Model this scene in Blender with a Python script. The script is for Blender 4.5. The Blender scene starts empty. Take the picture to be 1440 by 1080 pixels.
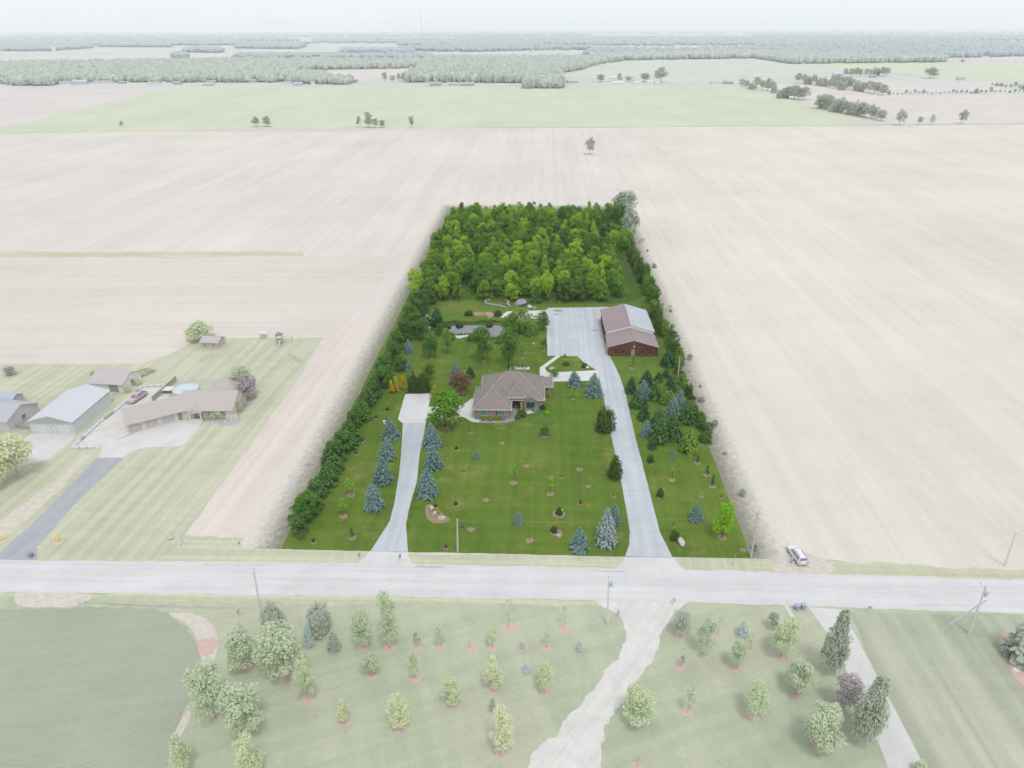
import bpy, bmesh, math, random
import numpy as np
from mathutils import Matrix, Vector

scene = bpy.context.scene
R = math.radians
# ------------------------------------------------------------------ camera, sky, sun, exposure
CAM_H, FPX, W0, H0 = 85.0, 960.0, 1440.0, 1080.0
cam_d = bpy.data.cameras.new('camera')
cam = bpy.data.objects.new('camera', cam_d)
scene.collection.objects.link(cam)
cam_d.sensor_width = 36.0
cam_d.lens = 36.0 * FPX / W0
cam_d.clip_start = 1.0
cam_d.clip_end = 120000.0
CAM_R = Matrix.Rotation(R(90 - 27.5), 3, 'X') @ Matrix.Rotation(R(-0.2), 3, 'Z')
cam.matrix_world = Matrix.Translation((0, 0, CAM_H)) @ CAM_R.to_4x4()
scene.camera = cam

SUN_EL, SUN_AZ = R(66), R(160)          # azimuth clockwise from +Y (the view direction)
world = bpy.data.worlds.new('World')
scene.world = world
world.use_nodes = True
wn = world.node_tree
for n in list(wn.nodes):
    wn.nodes.remove(n)
w_out = wn.nodes.new('ShaderNodeOutputWorld')
w_bg = wn.nodes.new('ShaderNodeBackground')
w_sky = wn.nodes.new('ShaderNodeTexSky')
w_sky.sky_type = 'NISHITA'
w_sky.sun_disc = False
w_sky.sun_elevation = SUN_EL
w_sky.sun_rotation = SUN_AZ
w_sky.air_density = 1.0
w_sky.dust_density = 3.0
w_sky.ozone_density = 1.0
# an even layer of thin cloud over the clear sky
w_mix = wn.nodes.new('ShaderNodeMix')
w_mix.data_type = 'RGBA'
w_mix.inputs['Factor'].default_value = 0.8
w_mix.inputs['B'].default_value = (9.6, 9.75, 9.9, 1)
wn.links.new(w_sky.outputs[0], w_mix.inputs['A'])
wn.links.new(w_mix.outputs['Result'], w_bg.inputs['Color'])
w_bg.inputs['Strength'].default_value = 0.12
wn.links.new(w_bg.outputs[0], w_out.inputs['Surface'])

sun_d = bpy.data.lights.new('sun', 'SUN')
sun_d.energy = 1.4
sun_d.angle = R(12)
sun_d.color = (1.0, 0.965, 0.92)
sun = bpy.data.objects.new('sun', sun_d)
scene.collection.objects.link(sun)
sdir = Vector((math.sin(SUN_AZ) * math.cos(SUN_EL), math.cos(SUN_AZ) * math.cos(SUN_EL), math.sin(SUN_EL)))
sun.rotation_euler = sdir.to_track_quat('Z', 'Y').to_euler()
sun.location = (0, 0, 300)

vs = scene.view_settings
scene.display_settings.display_device = 'sRGB'
vs.view_transform = 'Standard'
vs.look = 'None'
vs.exposure = 0.0
vs.gamma = 1.0
vs.use_curve_mapping = False
scene.cycles.max_bounces = 6
scene.cycles.diffuse_bounces = 4
scene.cycles.glossy_bounces = 2
scene.cycles.transmission_bounces = 3
scene.cycles.volume_bounces = 1
scene.cycles.transparent_max_bounces = 4

# ------------------------------------------------------------------ helpers
COL = scene.collection
rnd = random.Random(7)
nrg = np.random.default_rng(11)


def lin(c):
    c = c / 255.0
    return c / 12.92 if c <= 0.04045 else ((c + 0.055) / 1.055) ** 2.4


GAIN = 1.34      # picture value of a flat white sheet under this sky, so colours read off as albedo


def C(r, g, b, k=1.0):
    return (min(.9, lin(r) / GAIN * k), min(.9, lin(g) / GAIN * k), min(.9, lin(b) / GAIN * k), 1)


def P(px, py, z=0.0):
    """ground (or height z) point seen at a picture position"""
    d = CAM_R @ Vector(((px - W0 / 2) / FPX, -(py - H0 / 2) / FPX, -1))
    t = (CAM_H - z) / -d.z
    return Vector((d.x * t, d.y * t, z))


def ppm(p):
    """picture pixels per metre at a world point"""
    v = CAM_R.inverted() @ (Vector(p) - Vector((0, 0, CAM_H)))
    return FPX / -v.z


def hgt(px, py, ytop):
    """height of a vertical thing standing at (px,py) whose top shows at ytop"""
    b = P(px, py)
    lo, hi = 0.0, 70.0
    inv = CAM_R.inverted()
    for _ in range(40):
        m = (lo + hi) / 2
        v = inv @ (Vector((b.x, b.y, m)) - Vector((0, 0, CAM_H)))
        y = H0 / 2 - FPX * v.y / -v.z
        if y > ytop:
            lo = m
        else:
            hi = m
    return (lo + hi) / 2


def tag(o, label=None, cat=None, group=None, kind=None):
    if label: o['label'] = label
    if cat: o['category'] = cat
    if group: o['group'] = group
    if kind: o['kind'] = kind
    return o


def link(o, parent=None):
    COL.objects.link(o)
    if parent is not None:
        o.parent = parent
    return o


def empty(name, loc, rz=0.0, label=None, cat=None, group=None):
    o = bpy.data.objects.new(name, None)
    o.empty_display_size = 0.3
    o.location = loc
    o.rotation_euler = (0, 0, rz)
    link(o)
    return tag(o, label, cat, group)


def npmesh(name, V, F, mat=None, attr=None, smooth=False):
    """mesh from a vertex array and an (n,3) or (n,4) face array"""
    me = bpy.data.meshes.new(name)
    V = np.asarray(V, dtype=np.float32)
    F = np.asarray(F, dtype=np.int32)
    n, k = F.shape
    me.vertices.add(len(V))
    me.vertices.foreach_set('co', V.ravel())
    me.loops.add(n * k)
    me.loops.foreach_set('vertex_index', F.ravel())
    me.polygons.add(n)
    me.polygons.foreach_set('loop_start', np.arange(0, n * k, k, dtype=np.int32))
    me.polygons.foreach_set('loop_total', np.full(n, k, dtype=np.int32))
    me.polygons.foreach_set('use_smooth', np.full(n, smooth, dtype=bool))
    if attr is not None:
        a = me.attributes.new('tint', 'FLOAT', 'POINT')
        a.data.foreach_set('value', np.asarray(attr, dtype=np.float32))
    me.update(calc_edges=True)
    if mat: me.materials.append(mat)
    return me


class MB:
    """collects shapes into one mesh"""
    def __init__(self):
        self.v, self.f = [], []

    def add(self, vs, fs):
        o = len(self.v)
        self.v += [tuple(v) for v in vs]
        self.f += [tuple(i + o for i in f) for f in fs]
        return self

    def box(self, x0, x1, y0, y1, z0, z1):
        v = [(x0, y0, z0), (x1, y0, z0), (x1, y1, z0), (x0, y1, z0), (x0, y0, z1), (x1, y0, z1), (x1, y1, z1), (x0, y1, z1)]
        return self.add(v, [(0, 3, 2, 1), (4, 5, 6, 7), (0, 1, 5, 4), (1, 2, 6, 5), (2, 3, 7, 6), (3, 0, 4, 7)])

    def prism(self, pts, axis, a, b):
        """extrude a 2-D outline along axis ('x','y','z') from a to b"""
        def mk(p, t):
            return {'x': (t, p[0], p[1]), 'y': (p[0], t, p[1]), 'z': (p[0], p[1], t)}[axis]
        n = len(pts)
        v = [mk(p, a) for p in pts] + [mk(p, b) for p in pts]
        f = [tuple(range(n - 1, -1, -1)), tuple(range(n, 2 * n))]
        f += [(i, (i + 1) % n, n + (i + 1) % n, n + i) for i in range(n)]
        return self.add(v, f)

    def tube(self, p0, p1, r0, r1=None, n=8, cap=True):
        r1 = r0 if r1 is None else r1
        p0, p1 = Vector(p0), Vector(p1)
        d = (p1 - p0).normalized()
        a = d.orthogonal().normalized()
        b = d.cross(a)
        v = []
        for p, r in ((p0, r0), (p1, r1)):
            for i in range(n):
                t = 2 * math.pi * i / n
                v.append(p + a * (math.cos(t) * r) + b * (math.sin(t) * r))
        f = [(i, (i + 1) % n, n + (i + 1) % n, n + i) for i in range(n)]
        if cap:
            f += [tuple(range(n - 1, -1, -1)), tuple(range(n, 2 * n))]
        return self.add(v, f)

    def lathe(self, prof, n=16, c=(0, 0)):
        v, f = [], []
        for r, z in prof:
            for i in range(n):
                t = 2 * math.pi * i / n
                v.append((c[0] + r * math.cos(t), c[1] + r * math.sin(t), z))
        for k in range(len(prof) - 1):
            for i in range(n):
                j = (i + 1) % n
                f.append((k * n + i, k * n + j, k * n + n + j, k * n + n + i))
        f.append(tuple(range(n - 1, -1, -1)))
        f.append(tuple(range((len(prof) - 1) * n, len(prof) * n)))
        return self.add(v, f)

    def build(self, name, mat, parent=None, bevel=0.0, smooth=False, loc=None):
        me = bpy.data.meshes.new(name)
        me.from_pydata(self.v, [], self.f)
        if bevel or smooth:
            bm = bmesh.new()
            bm.from_mesh(me)
            bmesh.ops.recalc_face_normals(bm, faces=bm.faces)
            if bevel:
                bmesh.ops.bevel(bm, geom=list(bm.edges), offset=bevel, segments=1, affect='EDGES', clamp_overlap=True)
            bm.to_mesh(me)
            bm.free()
            if smooth:
                me.polygons.foreach_set('use_smooth', [True] * len(me.polygons))
        me.materials.append(mat)
        o = bpy.data.objects.new(name, me)
        if loc is not None: o.location = loc
        return link(o, parent)


# ------------------------------------------------------------------ materials
class Nodes:
    def __init__(self, name):
        self.m = bpy.data.materials.new(name)
        self.m.use_nodes = True
        self.t = self.m.node_tree
        self.b = self.t.nodes['Principled BSDF']
        self.out = self.t.nodes['Material Output']

    def n(self, kind, **kw):
        x = self.t.nodes.new('ShaderNode' + kind)
        for k, v in kw.items():
            setattr(x, k, v)
        return x

    def l(self, a, b):
        self.t.links.new(a, b)

    def coords(self, scale=(1, 1, 1), rot=0.0, obj=False):
        v = self.n('TexCoord').outputs['Object'] if obj else self.n('NewGeometry').outputs['Position']
        if rot:
            mr = self.n('Mapping')
            mr.inputs['Rotation'].default_value = (0, 0, rot)
            self.l(v, mr.inputs['Vector'])
            v = mr.outputs[0]
        mp = self.n('Mapping')
        mp.inputs['Scale'].default_value = scale
        self.l(v, mp.inputs['Vector'])
        return mp.outputs[0]

    def vary(self, c, terms):
        """multiply a colour by 1 + sum of amp * (noise - 0.5) * 2"""
        tot = None
        for nz, amp in terms:
            t = self.math('MULTIPLY', self.math('SUBTRACT', nz, .5), 2 * amp)
            tot = t if tot is None else self.math('ADD', tot, t)
        vm = self.n('VectorMath', operation='SCALE')
        self.l(c, vm.inputs[0])
        self.l(self.math('ADD', tot, 1.0), vm.inputs['Scale'])
        return vm.outputs[0]

    def noise(self, vec, scale, detail=4, rough=.55, lo=.3, hi=.7, dist=0.0):
        nz = self.n('TexNoise')
        nz.inputs['Scale'].default_value = scale
        nz.inputs['Detail'].default_value = detail
        nz.inputs['Roughness'].default_value = rough
        nz.inputs['Distortion'].default_value = dist
        self.l(vec, nz.inputs['Vector'])
        mr = self.n('MapRange')
        mr.inputs['From Min'].default_value = lo
        mr.inputs['From Max'].default_value = hi
        self.l(nz.outputs['Fac'], mr.inputs['Value'])
        return mr.outputs[0]

    def mix(self, fac, a, b, blend='MIX'):
        mx = self.n('Mix', data_type='RGBA', blend_type=blend)
        for s, v in (('Factor', fac), ('A', a), ('B', b)):
            if isinstance(v, (int, float, tuple)):
                mx.inputs[s].default_value = v
            else:
                self.l(v, mx.inputs[s])
        return mx.outputs['Result']

    def math(self, op, a, b=None):
        m = self.n('Math', operation=op)
        for i, v in enumerate((a, b)):
            if v is None: continue
            if isinstance(v, (int, float)): m.inputs[i].default_value = v
            else: self.l(v, m.inputs[i])
        return m.outputs[0]

    def bump(self, h, strength=.4, dist=.05):
        bp = self.n('Bump')
        bp.inputs['Strength'].default_value = strength
        bp.inputs['Distance'].default_value = dist
        self.l(h, bp.inputs['Height'])
        self.l(bp.outputs[0], self.b.inputs['Normal'])

    def done(self, col, rough=.85, spec=.25, metal=0.0):
        if isinstance(col, tuple): self.b.inputs['Base Color'].default_value = col
        else: self.l(col, self.b.inputs['Base Color'])
        self.b.inputs['Roughness'].default_value = rough
        self.b.inputs['Specular IOR Level'].default_value = spec
        self.b.inputs['Metallic'].default_value = metal
        return self.m


def shade(c, k):
    return (c[0] * k, c[1] * k, c[2] * k, 1)


MATS = {}


def plain(name, col, rough=.7, var=.08, scale=3.0, metal=0.0, spec=.3):
    """paint, stone, metal: one colour with a little mottling and grain"""
    if name in MATS: return MATS[name]
    s = Nodes(name)
    v = s.coords(obj=True)
    a = s.noise(v, scale, 5)
    b = s.noise(v, scale * 9, 2)
    c = s.mix(a, shade(col, 1 - var), shade(col, 1 + var))
    c = s.mix(s.math('MULTIPLY', b, .35), c, shade(col, 1 - var * 1.6))
    MATS[name] = s.done(c, rough, spec, metal)
    return MATS[name]


LOT_ROT = 0.0


def lawn(name, col, dark, light, dry, rot, stripe=1.6, stripe_amp=.25, dry_amt=.4, k=1.0):
    """mown grass: patches, passes of the mower, dry spots, tufts"""
    s = Nodes(name)
    g = s.coords()
    big = s.noise(g, .03, 6, .6, .34, .66)
    mid = s.noise(g, .25, 6, .7, .32, .68)
    fine = s.noise(g, 1.5, 6, .8, .3, .7)
    c = s.mix(big, dark, light)
    c = s.mix(s.math('MULTIPLY', mid, .5), c, col)
    st = s.noise(s.coords((1.0 / stripe, .01, 1), rot), 1.0, 2, .5, .4, .6)
    st2 = s.noise(s.coords((.01, .8 / stripe, 1), rot), 1.0, 2, .5, .4, .6)
    dr = s.noise(g, .11, 7, .75, .54, .74)
    c = s.mix(s.math('MULTIPLY', dr, dry_amt), c, dry)
    c = s.vary(c, [(st, .09 * k * stripe_amp / .4), (st2, .04 * k), (mid, .06 * k), (fine, .11 * k)])
    s.bump(fine, .5, .06)
    return s.done(c, .95, .1)


def field(name, col, dark, light, rot, row=.35, amp=.4, weed=None, weed_amt=.3, k=1.0):
    """worked land: drill rows, tracks, patches and clods"""
    s = Nodes(name)
    g = s.coords()
    big = s.noise(g, .012, 7, .65, .34, .66)
    c = s.mix(big, dark, light)
    mid = s.noise(g, .12, 6, .7, .3, .7)
    c = s.mix(s.math('MULTIPLY', mid, .5), c, col)
    r1 = s.noise(s.coords((row, .006, 1), rot), 1.0, 3, .6, .38, .62)
    r2 = s.noise(s.coords((row * .2, .003, 1), rot), 1.0, 3, .6, .4, .6)
    r3 = s.noise(s.coords((row * 3.0, .03, 1), rot), 1.0, 2, .6, .36, .64)
    if weed:
        w1 = s.noise(g, .03, 7, .75, .53, .7)
        c = s.mix(s.math('MULTIPLY', w1, weed_amt), c, weed)
    fine = s.noise(g, 1.1, 7, .82, .3, .7)
    a = .02 * k * amp / .4
    c = s.vary(c, [(r1, a), (r2, a * .8), (r3, a * .7), (fine, .045 * k), (mid, .025 * k)])
    s.bump(fine, .35, .08)
    return s.done(c, .95, .1)


def paving(name, col, dark, rot=0.0, spots=.3, scale=.3, track=.25):
    """concrete, gravel, asphalt: blotches, grit and wheel tracks"""
    s = Nodes(name)
    g = s.coords()
    a = s.noise(g, scale, 7, .7, .3, .7)
    c = s.mix(a, dark, col)
    f = s.noise(g, 3.5, 6, .8, .3, .7)
    t = s.noise(s.coords((.7, .02, 1), rot), 1.0, 3, .6, .4, .6)
    c = s.vary(c, [(f, .14 * spots), (t, .05 * track), (a, .03)])
    s.bump(f, .25, .02)
    return s.done(c, .9, .15)


def leaf(name, col, var=.28, hue=None, trans=.4):
    """leaf faces: per-leaf and per-tree variation, some light through the leaf"""
    s = Nodes(name)
    at = s.n('Attribute', attribute_name='tint')
    oi = s.n('ObjectInfo')
    hue = hue or (col[0] * 1.5, col[1] * 1.18, col[2] * .9, 1)
    c = s.mix(at.outputs['Fac'], shade(col, 1 - var), shade(col, 1 + var))
    c = s.mix(s.math('MULTIPLY', oi.outputs['Random'], .55), c, hue)
    s.t.nodes.remove(s.b)
    df = s.n('BsdfDiffuse')
    tr = s.n('BsdfTranslucent')
    ms = s.n('MixShader')
    ms.inputs[0].default_value = trans
    s.l(c, df.inputs['Color'])
    s.l(s.mix(.5, c, hue), tr.inputs['Color'])
    s.l(df.outputs[0], ms.inputs[1])
    s.l(tr.outputs[0], ms.inputs[2])
    s.l(ms.outputs[0], s.out.inputs['Surface'])
    MATS[name] = s.m
    return s.m


def panel_metal(name, col, rib=.9, rough=.45, axis='x', metal=.0, var=.06):
    """ribbed sheet metal"""
    s = Nodes(name)
    v = s.coords((1, 1, 1), obj=True)
    sep = s.n('SeparateXYZ')
    s.l(v, sep.inputs[0])
    w = s.math('FRACT', s.math('MULTIPLY', sep.outputs[axis.upper()], 1 / rib))
    ridge = s.math('LESS_THAN', w, .14)
    a = s.noise(v, .5, 5, .6)
    c = s.mix(a, shade(col, 1 - var), shade(col, 1 + var))
    c = s.mix(s.math('MULTIPLY', ridge, .3), c, shade(col, .78))
    s.bump(ridge, .5, .03)
    MATS[name] = s.done(c, rough, .4, metal)
    return MATS[name]


def shingle(name, col, var=.16):
    s = Nodes(name)
    v = s.coords(obj=True)
    br = s.n('TexBrick')
    br.inputs['Scale'].default_value = 1.0
    br.inputs['Brick Width'].default_value = .5
    br.inputs['Row Height'].default_value = .16
    br.inputs['Mortar Size'].default_value = .012
    br.inputs['Color1'].default_value = shade(col, 1 - var)
    br.inputs['Color2'].default_value = shade(col, 1 + var)
    br.inputs['Mortar'].default_value = shade(col, .7)
    s.l(v, br.inputs['Vector'])
    a = s.noise(v, .45, 6, .65)
    c = s.mix(s.math('MULTIPLY', a, .5), br.outputs['Color'], shade(col, .82))
    f = s.noise(v, 9, 3, .7)
    c = s.mix(s.math('MULTIPLY', f, .3), c, shade(col, 1.25))
    s.bump(f, .3, .02)
    MATS[name] = s.done(c, .9, .2)
    return MATS[name]


def brick(name, col, col2):
    s = Nodes(name)
    mp = s.n('Mapping')
    mp.inputs['Rotation'].default_value = (R(90), 0, 0)
    s.l(s.n('TexCoord').outputs['Object'], mp.inputs['Vector'])
    br = s.n('TexBrick')
    br.inputs['Scale'].default_value = 1.0
    br.inputs['Brick Width'].default_value = .24
    br.inputs['Row Height'].default_value = .085
    br.inputs['Mortar Size'].default_value = .01
    br.inputs['Color1'].default_value = col
    br.inputs['Color2'].default_value = col2
    br.inputs['Mortar'].default_value = shade(col, 1.25)
    s.l(mp.outputs[0], br.inputs['Vector'])
    a = s.noise(s.coords(obj=True), 1.6, 5, .7)
    c = s.mix(s.math('MULTIPLY', a, .45), br.outputs['Color'], shade(col2, .85))
    s.bump(br.outputs['Fac'], .3, .01)
    MATS[name] = s.done(c, .9, .2)
    return MATS[name]


def glass(name, col, rough=.08):
    if name in MATS: return MATS[name]
    s = Nodes(name)
    MATS[name] = s.done(s.mix(s.noise(s.coords(obj=True), 1.2, 2), shade(col, .7), shade(col, 1.3)), rough, .6)
    return MATS[name]


def crop_mat():
    s = Nodes('dense grain crop')
    g = s.coords()
    c = s.mix(s.noise(g, .05, 6, .65), C(168, 178, 158), C(182, 189, 170))
    ctr = P(120, 950)
    mp = s.n('Mapping')
    mp.inputs['Location'].default_value = (-ctr.x, -ctr.y, 0)
    s.l(g, mp.inputs['Vector'])
    wv = s.n('TexWave', wave_type='RINGS', rings_direction='Z')
    wv.inputs['Scale'].default_value = .4
    wv.inputs['Distortion'].default_value = 2.5
    wv.inputs['Detail'].default_value = 3
    wv.inputs['Detail Scale'].default_value = .6
    s.l(mp.outputs[0], wv.inputs['Vector'])
    ln = s.n('VectorMath', operation='LENGTH')
    s.l(mp.outputs[0], ln.inputs[0])
    mr = s.n('MapRange')
    mr.inputs['From Min'].default_value = 11
    mr.inputs['From Max'].default_value = 17
    s.l(ln.outputs['Value'], mr.inputs['Value'])
    vis = s.math('MULTIPLY', s.noise(g, .06, 3, .5, .4, .6), mr.outputs[0])
    rows = s.math('ADD', s.math('MULTIPLY', s.math('SUBTRACT', wv.outputs['Fac'], .5), vis), .5)
    warp = s.noise(g, .045, 9, .85, .60, .70, 1.2)
    c = s.mix(s.math('MULTIPLY', warp, .7), c, C(206, 212, 196))
    gap = s.noise(s.coords((.35, .05, 1), R(-60)), 1.0, 6, .8, .66, .74)
    c = s.mix(s.math('MULTIPLY', gap, .8), c, C(158, 166, 152))
    fine = s.noise(g, 1.4, 7, .85, .3, .7)
    tram = s.noise(s.coords((.6, .02, 1), R(80)), 1.0, 4, .7, .4, .6)
    c = s.vary(c, [(rows, .08), (fine, .07), (tram, .025)])
    s.bump(fine, .5, .1)
    return s.done(c, .95, .1)


# direction of the long property, from its two sides
_a, _b = P(395, 772), P(635, 294)
_c, _d = P(1057, 785), P(870, 294)
_v = ((_b - _a).normalized() + (_d - _c).normalized()).normalized()
LOT_ANG = math.atan2(_v.x, _v.y)        # clockwise from +Y
LROT = LOT_ANG                          # texture rotation that lays rows along the lot

def heading(a, b):
    v = P(*b) - P(*a)
    return math.atan2(v.x, v.y)


W_ROT, E_ROT, ROAD_ROT = heading((110, 703), (175, 643)), heading((1304, 1086), (1196, 880)), heading((240, 812), (1160, 828))

# ------------------------------------------------------------------ ground sheets
def smooth_line(pts, closed=True, step=3):
    """Catmull-Rom through the points"""
    n = len(pts)
    out = []
    for i in range(n if closed else n - 1):
        p0 = pts[(i - 1) % n] if closed or i > 0 else pts[i]
        p1, p2 = pts[i], pts[(i + 1) % n]
        p3 = pts[(i + 2) % n] if closed or i + 2 < n else p2
        for k in range(step):
            t = k / step
            out.append(0.5 * ((2 * p1) + (p2 - p0) * t + (2 * p0 - 5 * p1 + 4 * p2 - p3) * t * t + (3 * p1 - p0 - 3 * p2 + p3) * t ** 3))
    if not closed: out.append(pts[-1])
    return out


def sheet(name, px, mat, z, jit=0.0, seg=1.5, smooth=False, kind='structure', thick=0.0, world=False):
    z = z if thick else z * .3
    pts = [Vector(p) for p in px] if world else [P(*p) for p in px]
    if smooth: pts = smooth_line(pts)
    if jit:
        out = []
        for a, b in zip(pts, pts[1:] + pts[:1]):
            L = (b - a).length
            k = max(1, min(400, int(L / seg)))
            nrm = Vector((-(b - a).y, (b - a).x, 0)).normalized() if L > 0 else Vector()
            low = 0.0
            for i in range(k):
                low = .7 * low + rnd.uniform(-jit, jit) * .6
                out.append(a.lerp(b, i / k) + nrm * (low if i else 0))
        pts = out
    v = [(p.x, p.y, z) for p in pts]
    n = len(v)
    me = bpy.data.meshes.new(name)
    if thick:
        v += [(p.x, p.y, z - thick) for p in pts]
        me.from_pydata(v, [], [tuple(range(n))] + [(i, n + i, n + (i + 1) % n, (i + 1) % n) for i in range(n)])
    else:
        me.from_pydata(v, [], [tuple(range(n))])
    bm = bmesh.new(); bm.from_mesh(me)
    bmesh.ops.triangulate(bm, faces=[f for f in bm.faces if len(f.verts) > 4])
    bmesh.ops.recalc_face_normals(bm, faces=bm.faces)
    up = [f for f in bm.faces if abs(f.normal.z) > .5]
    if up and up[0].normal.z < 0: bmesh.ops.reverse_faces(bm, faces=bm.faces)
    bm.to_mesh(me); bm.free()
    me.materials.append(mat)
    o = bpy.data.objects.new(name, me)
    if kind: o['kind'] = kind
    return link(o)


# -- colours of the surroundings (a white wash put into their base colours) and of the planted lot
TAN = C(223, 218, 211)
M_field = field('pale tilled soil', TAN, C(215, 209, 203), C(229, 223, 217), LROT, .3, .6, C(214, 214, 198), .25)
M_field_left = field('pale stubble soil', C(223, 216, 208), C(213, 207, 199), C(228, 222, 214), R(90), .3, .6, C(212, 211, 196), .3)
M_field_strip = field('pale strip of stubble', C(226, 217, 209), C(216, 206, 197), C(232, 224, 216), W_ROT, .45, .7, C(214, 211, 196), .25)
M_field_right = field('whitened soil', C(227, 221, 212), C(217, 211, 202), C(233, 227, 218), LROT, .38, .55, C(214, 215, 196), .4)
M_farbase = field('distant farmland', C(208, 213, 208), C(198, 206, 203), C(216, 218, 211), R(30), .004, .4)
M_greenfield = field('young bean crop', C(208, 215, 194), C(201, 210, 187), C(214, 219, 196), LROT, .06, .35, C(218, 218, 194), .35)
M_tanfar = field('distant bare field', C(219, 214, 211), C(212, 208, 205), C(224, 219, 215), R(40), .05, .4)
M_olivefar = field('distant pale pasture', C(208, 213, 203), C(202, 208, 199), C(215, 218, 207), R(20), .05, .4)
M_lawn_w = lawn('pale neighbour turf', C(200, 203, 180), C(191, 196, 171), C(208, 209, 187), C(216, 206, 186), W_ROT, 1.6, .5, .6, .6)
M_lawn_s = lawn('pale mown turf', C(190, 196, 172), C(178, 190, 166), C(200, 202, 178), C(208, 201, 180), R(70), 2.2, .25, .75, .7)
M_lawn_e = lawn('striped mown turf', C(185, 189, 170), C(175, 183, 163), C(194, 197, 178), C(198, 198, 182), E_ROT, 2.4, .7, .35, .6)
M_verge = lawn('rough verge grass', C(203, 207, 180), C(193, 199, 171), C(211, 212, 188), C(221, 211, 190), ROAD_ROT, 1.0, .5, .8, .6)
M_verge_d = lawn('damp ditch grass', C(188, 190, 172), C(178, 180, 166), C(196, 198, 178), C(200, 196, 186), ROAD_ROT, 1.0, .5, .8, .8)
M_crop = crop_mat()
M_lot = lawn('green mown lawn', C(100, 127, 51), C(84, 114, 42), C(115, 137, 58), C(146, 143, 86), LROT, 1.9, .2, .95, 1.2)
M_lotrough = lawn('grove floor grass', C(84, 112, 50), C(70, 98, 42), C(98, 126, 58), C(114, 122, 68), LROT, 2.0, .15, .3)
M_conc_lot = paving('pale concrete drive', C(204, 210, 217), C(192, 198, 207), LROT, .6, .1, 1.2)
M_conc_new = paving('white concrete pad', C(224, 225, 228), C(212, 213, 216), LROT, .3, .12, .3)
M_paver = paving('grey paver walk', C(172, 168, 168), C(150, 146, 148), 0, .45, .8, .1)
M_road = paving('worn pale asphalt', C(224, 224, 227), C(214, 214, 218), ROAD_ROT, .35, .1, .9)
M_shoulder = paving('gravel shoulder', C(226, 224, 221), C(212, 209, 204), ROAD_ROT, .6, .6, .3)
M_gravel = paving('pale gravel', C(230, 228, 226), C(214, 212, 209), heading((773, 1037), (880, 893)), .6, .35, .7)
M_conc_s = paving('pale concrete', C(224, 224, 224), C(214, 214, 214), R(20), .3, .2, .3)
M_asph = paving('sealed blacktop', C(184, 186, 194), C(174, 176, 185), W_ROT, .4, .2, .5)
M_earth = paving('bare earth', C(226, 219, 210), C(204, 198, 186), 0, 1.2, .9, .2)
M_redmulch = paving('red mulch', C(220, 194, 187), C(208, 180, 172), 0, .7, 1.5, 0)
M_mulch = paving('dry tan mulch', C(176, 158, 136), C(142, 122, 100), 0, .8, 2.0, 0)
M_stain = paving('tar patch', C(200, 200, 204), C(188, 188, 193), ROAD_ROT, .5, .6, .2)
M_yellow = plain('whitened yellow paint', C(234, 217, 178), .8)
M_white = plain('white paint', C(236, 236, 236), .7)

# the base sheet reaches the horizon
me = bpy.data.meshes.new('ground')
G = 60000
me.from_pydata([(-G, -400, -.08), (G, -400, -.08), (G, G, -.08), (-G, G, -.08)], [], [(0, 1, 2, 3)])
me.materials.append(M_farbase)
tag(link(bpy.data.objects.new('ground', me)), kind='structure')

sheet('field_soil', [(-900, 186), (640, 181), (1180, 178), (2300, 172), (1900, 815), (1440, 812), (1060, 792), (640, 780), (0, 776), (-700, 770)], M_field, -.2)
sheet('field_soil', [(-700, 362), (427, 360), (565, 360), (520, 430), (470, 475), (440, 500), (-400, 760)], M_field_left, -.16, 2.5, 3)
sheet('field_soil', [(462, 474), (520, 440), (575, 400), (520, 530), (410, 756), (240, 757), (330, 640), (400, 560)], M_field_strip, -.15, 1.5, 3)
sheet('field_soil', [(890, 178.5), (2300, 172), (1900, 812), (1440, 806), (1064, 790), (960, 540), (905, 380), (872, 292), (885, 230)], M_field_right, -.17, .8, 3)
sheet('field_margin_grass', [(-300, 353), (30, 354), (425, 354), (427, 360), (200, 362), (-300, 361)], M_verge, -.13, 1.2, 3)
# distant fields
FAR = [
    ('crop_field', [(-400, 192), (0, 180), (230, 126), (330, 118), (430, 124), (735, 120), (900, 119), (1040, 119), (1105, 137), (1240, 176), (620, 180)], M_greenfield, .12),
    ('field_soil', [(-400, 190), (0, 176), (230, 126), (-300, 120)], M_tanfar, .05),
    ('field_soil', [(-400, 190), (-100, 150), (300, 122), (500, 150), (700, 184), (300, 184)], M_tanfar, .02),
    ('field_soil', [(1040, 119), (1090, 118), (1190, 122), (1290, 136), (1500, 132), (1500, 173), (1240, 175), (1105, 137)], M_tanfar, .05),
    ('field_soil', [(1290, 113), (1420, 122), (1400, 128), (1240, 133), (1180, 121), (1230, 112)], M_tanfar, .08),
    ('pasture', [(790, 111), (800, 104), (880, 86), (1060, 83), (1170, 96), (1240, 108), (1100, 117), (900, 117)], M_olivefar, .1),
    ('pasture', [(1100, 90), (1330, 88), (1460, 92), (1460, 118), (1330, 110)], M_greenfield, .08),
    ('field_soil', [(408, 105), (440, 98), (500, 95), (592, 95), (590, 101), (548, 110), (500, 116), (455, 112)], M_tanfar, .1),
    ('field_soil', [(-60, 86), (90, 78), (230, 76), (330, 82), (335, 86), (270, 87), (180, 82), (60, 86)], M_tanfar, .3),
    ('field_soil', [(200, 78), (330, 76), (620, 77), (630, 80), (330, 81)], M_tanfar, .4),
    ('field_soil', [(1330, 81), (1500, 80), (1500, 86), (1340, 84)], M_tanfar, .4),
]
for nm, pts, m, z in FAR:
    sheet(nm, pts, m, z, 2.5, 14)
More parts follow.
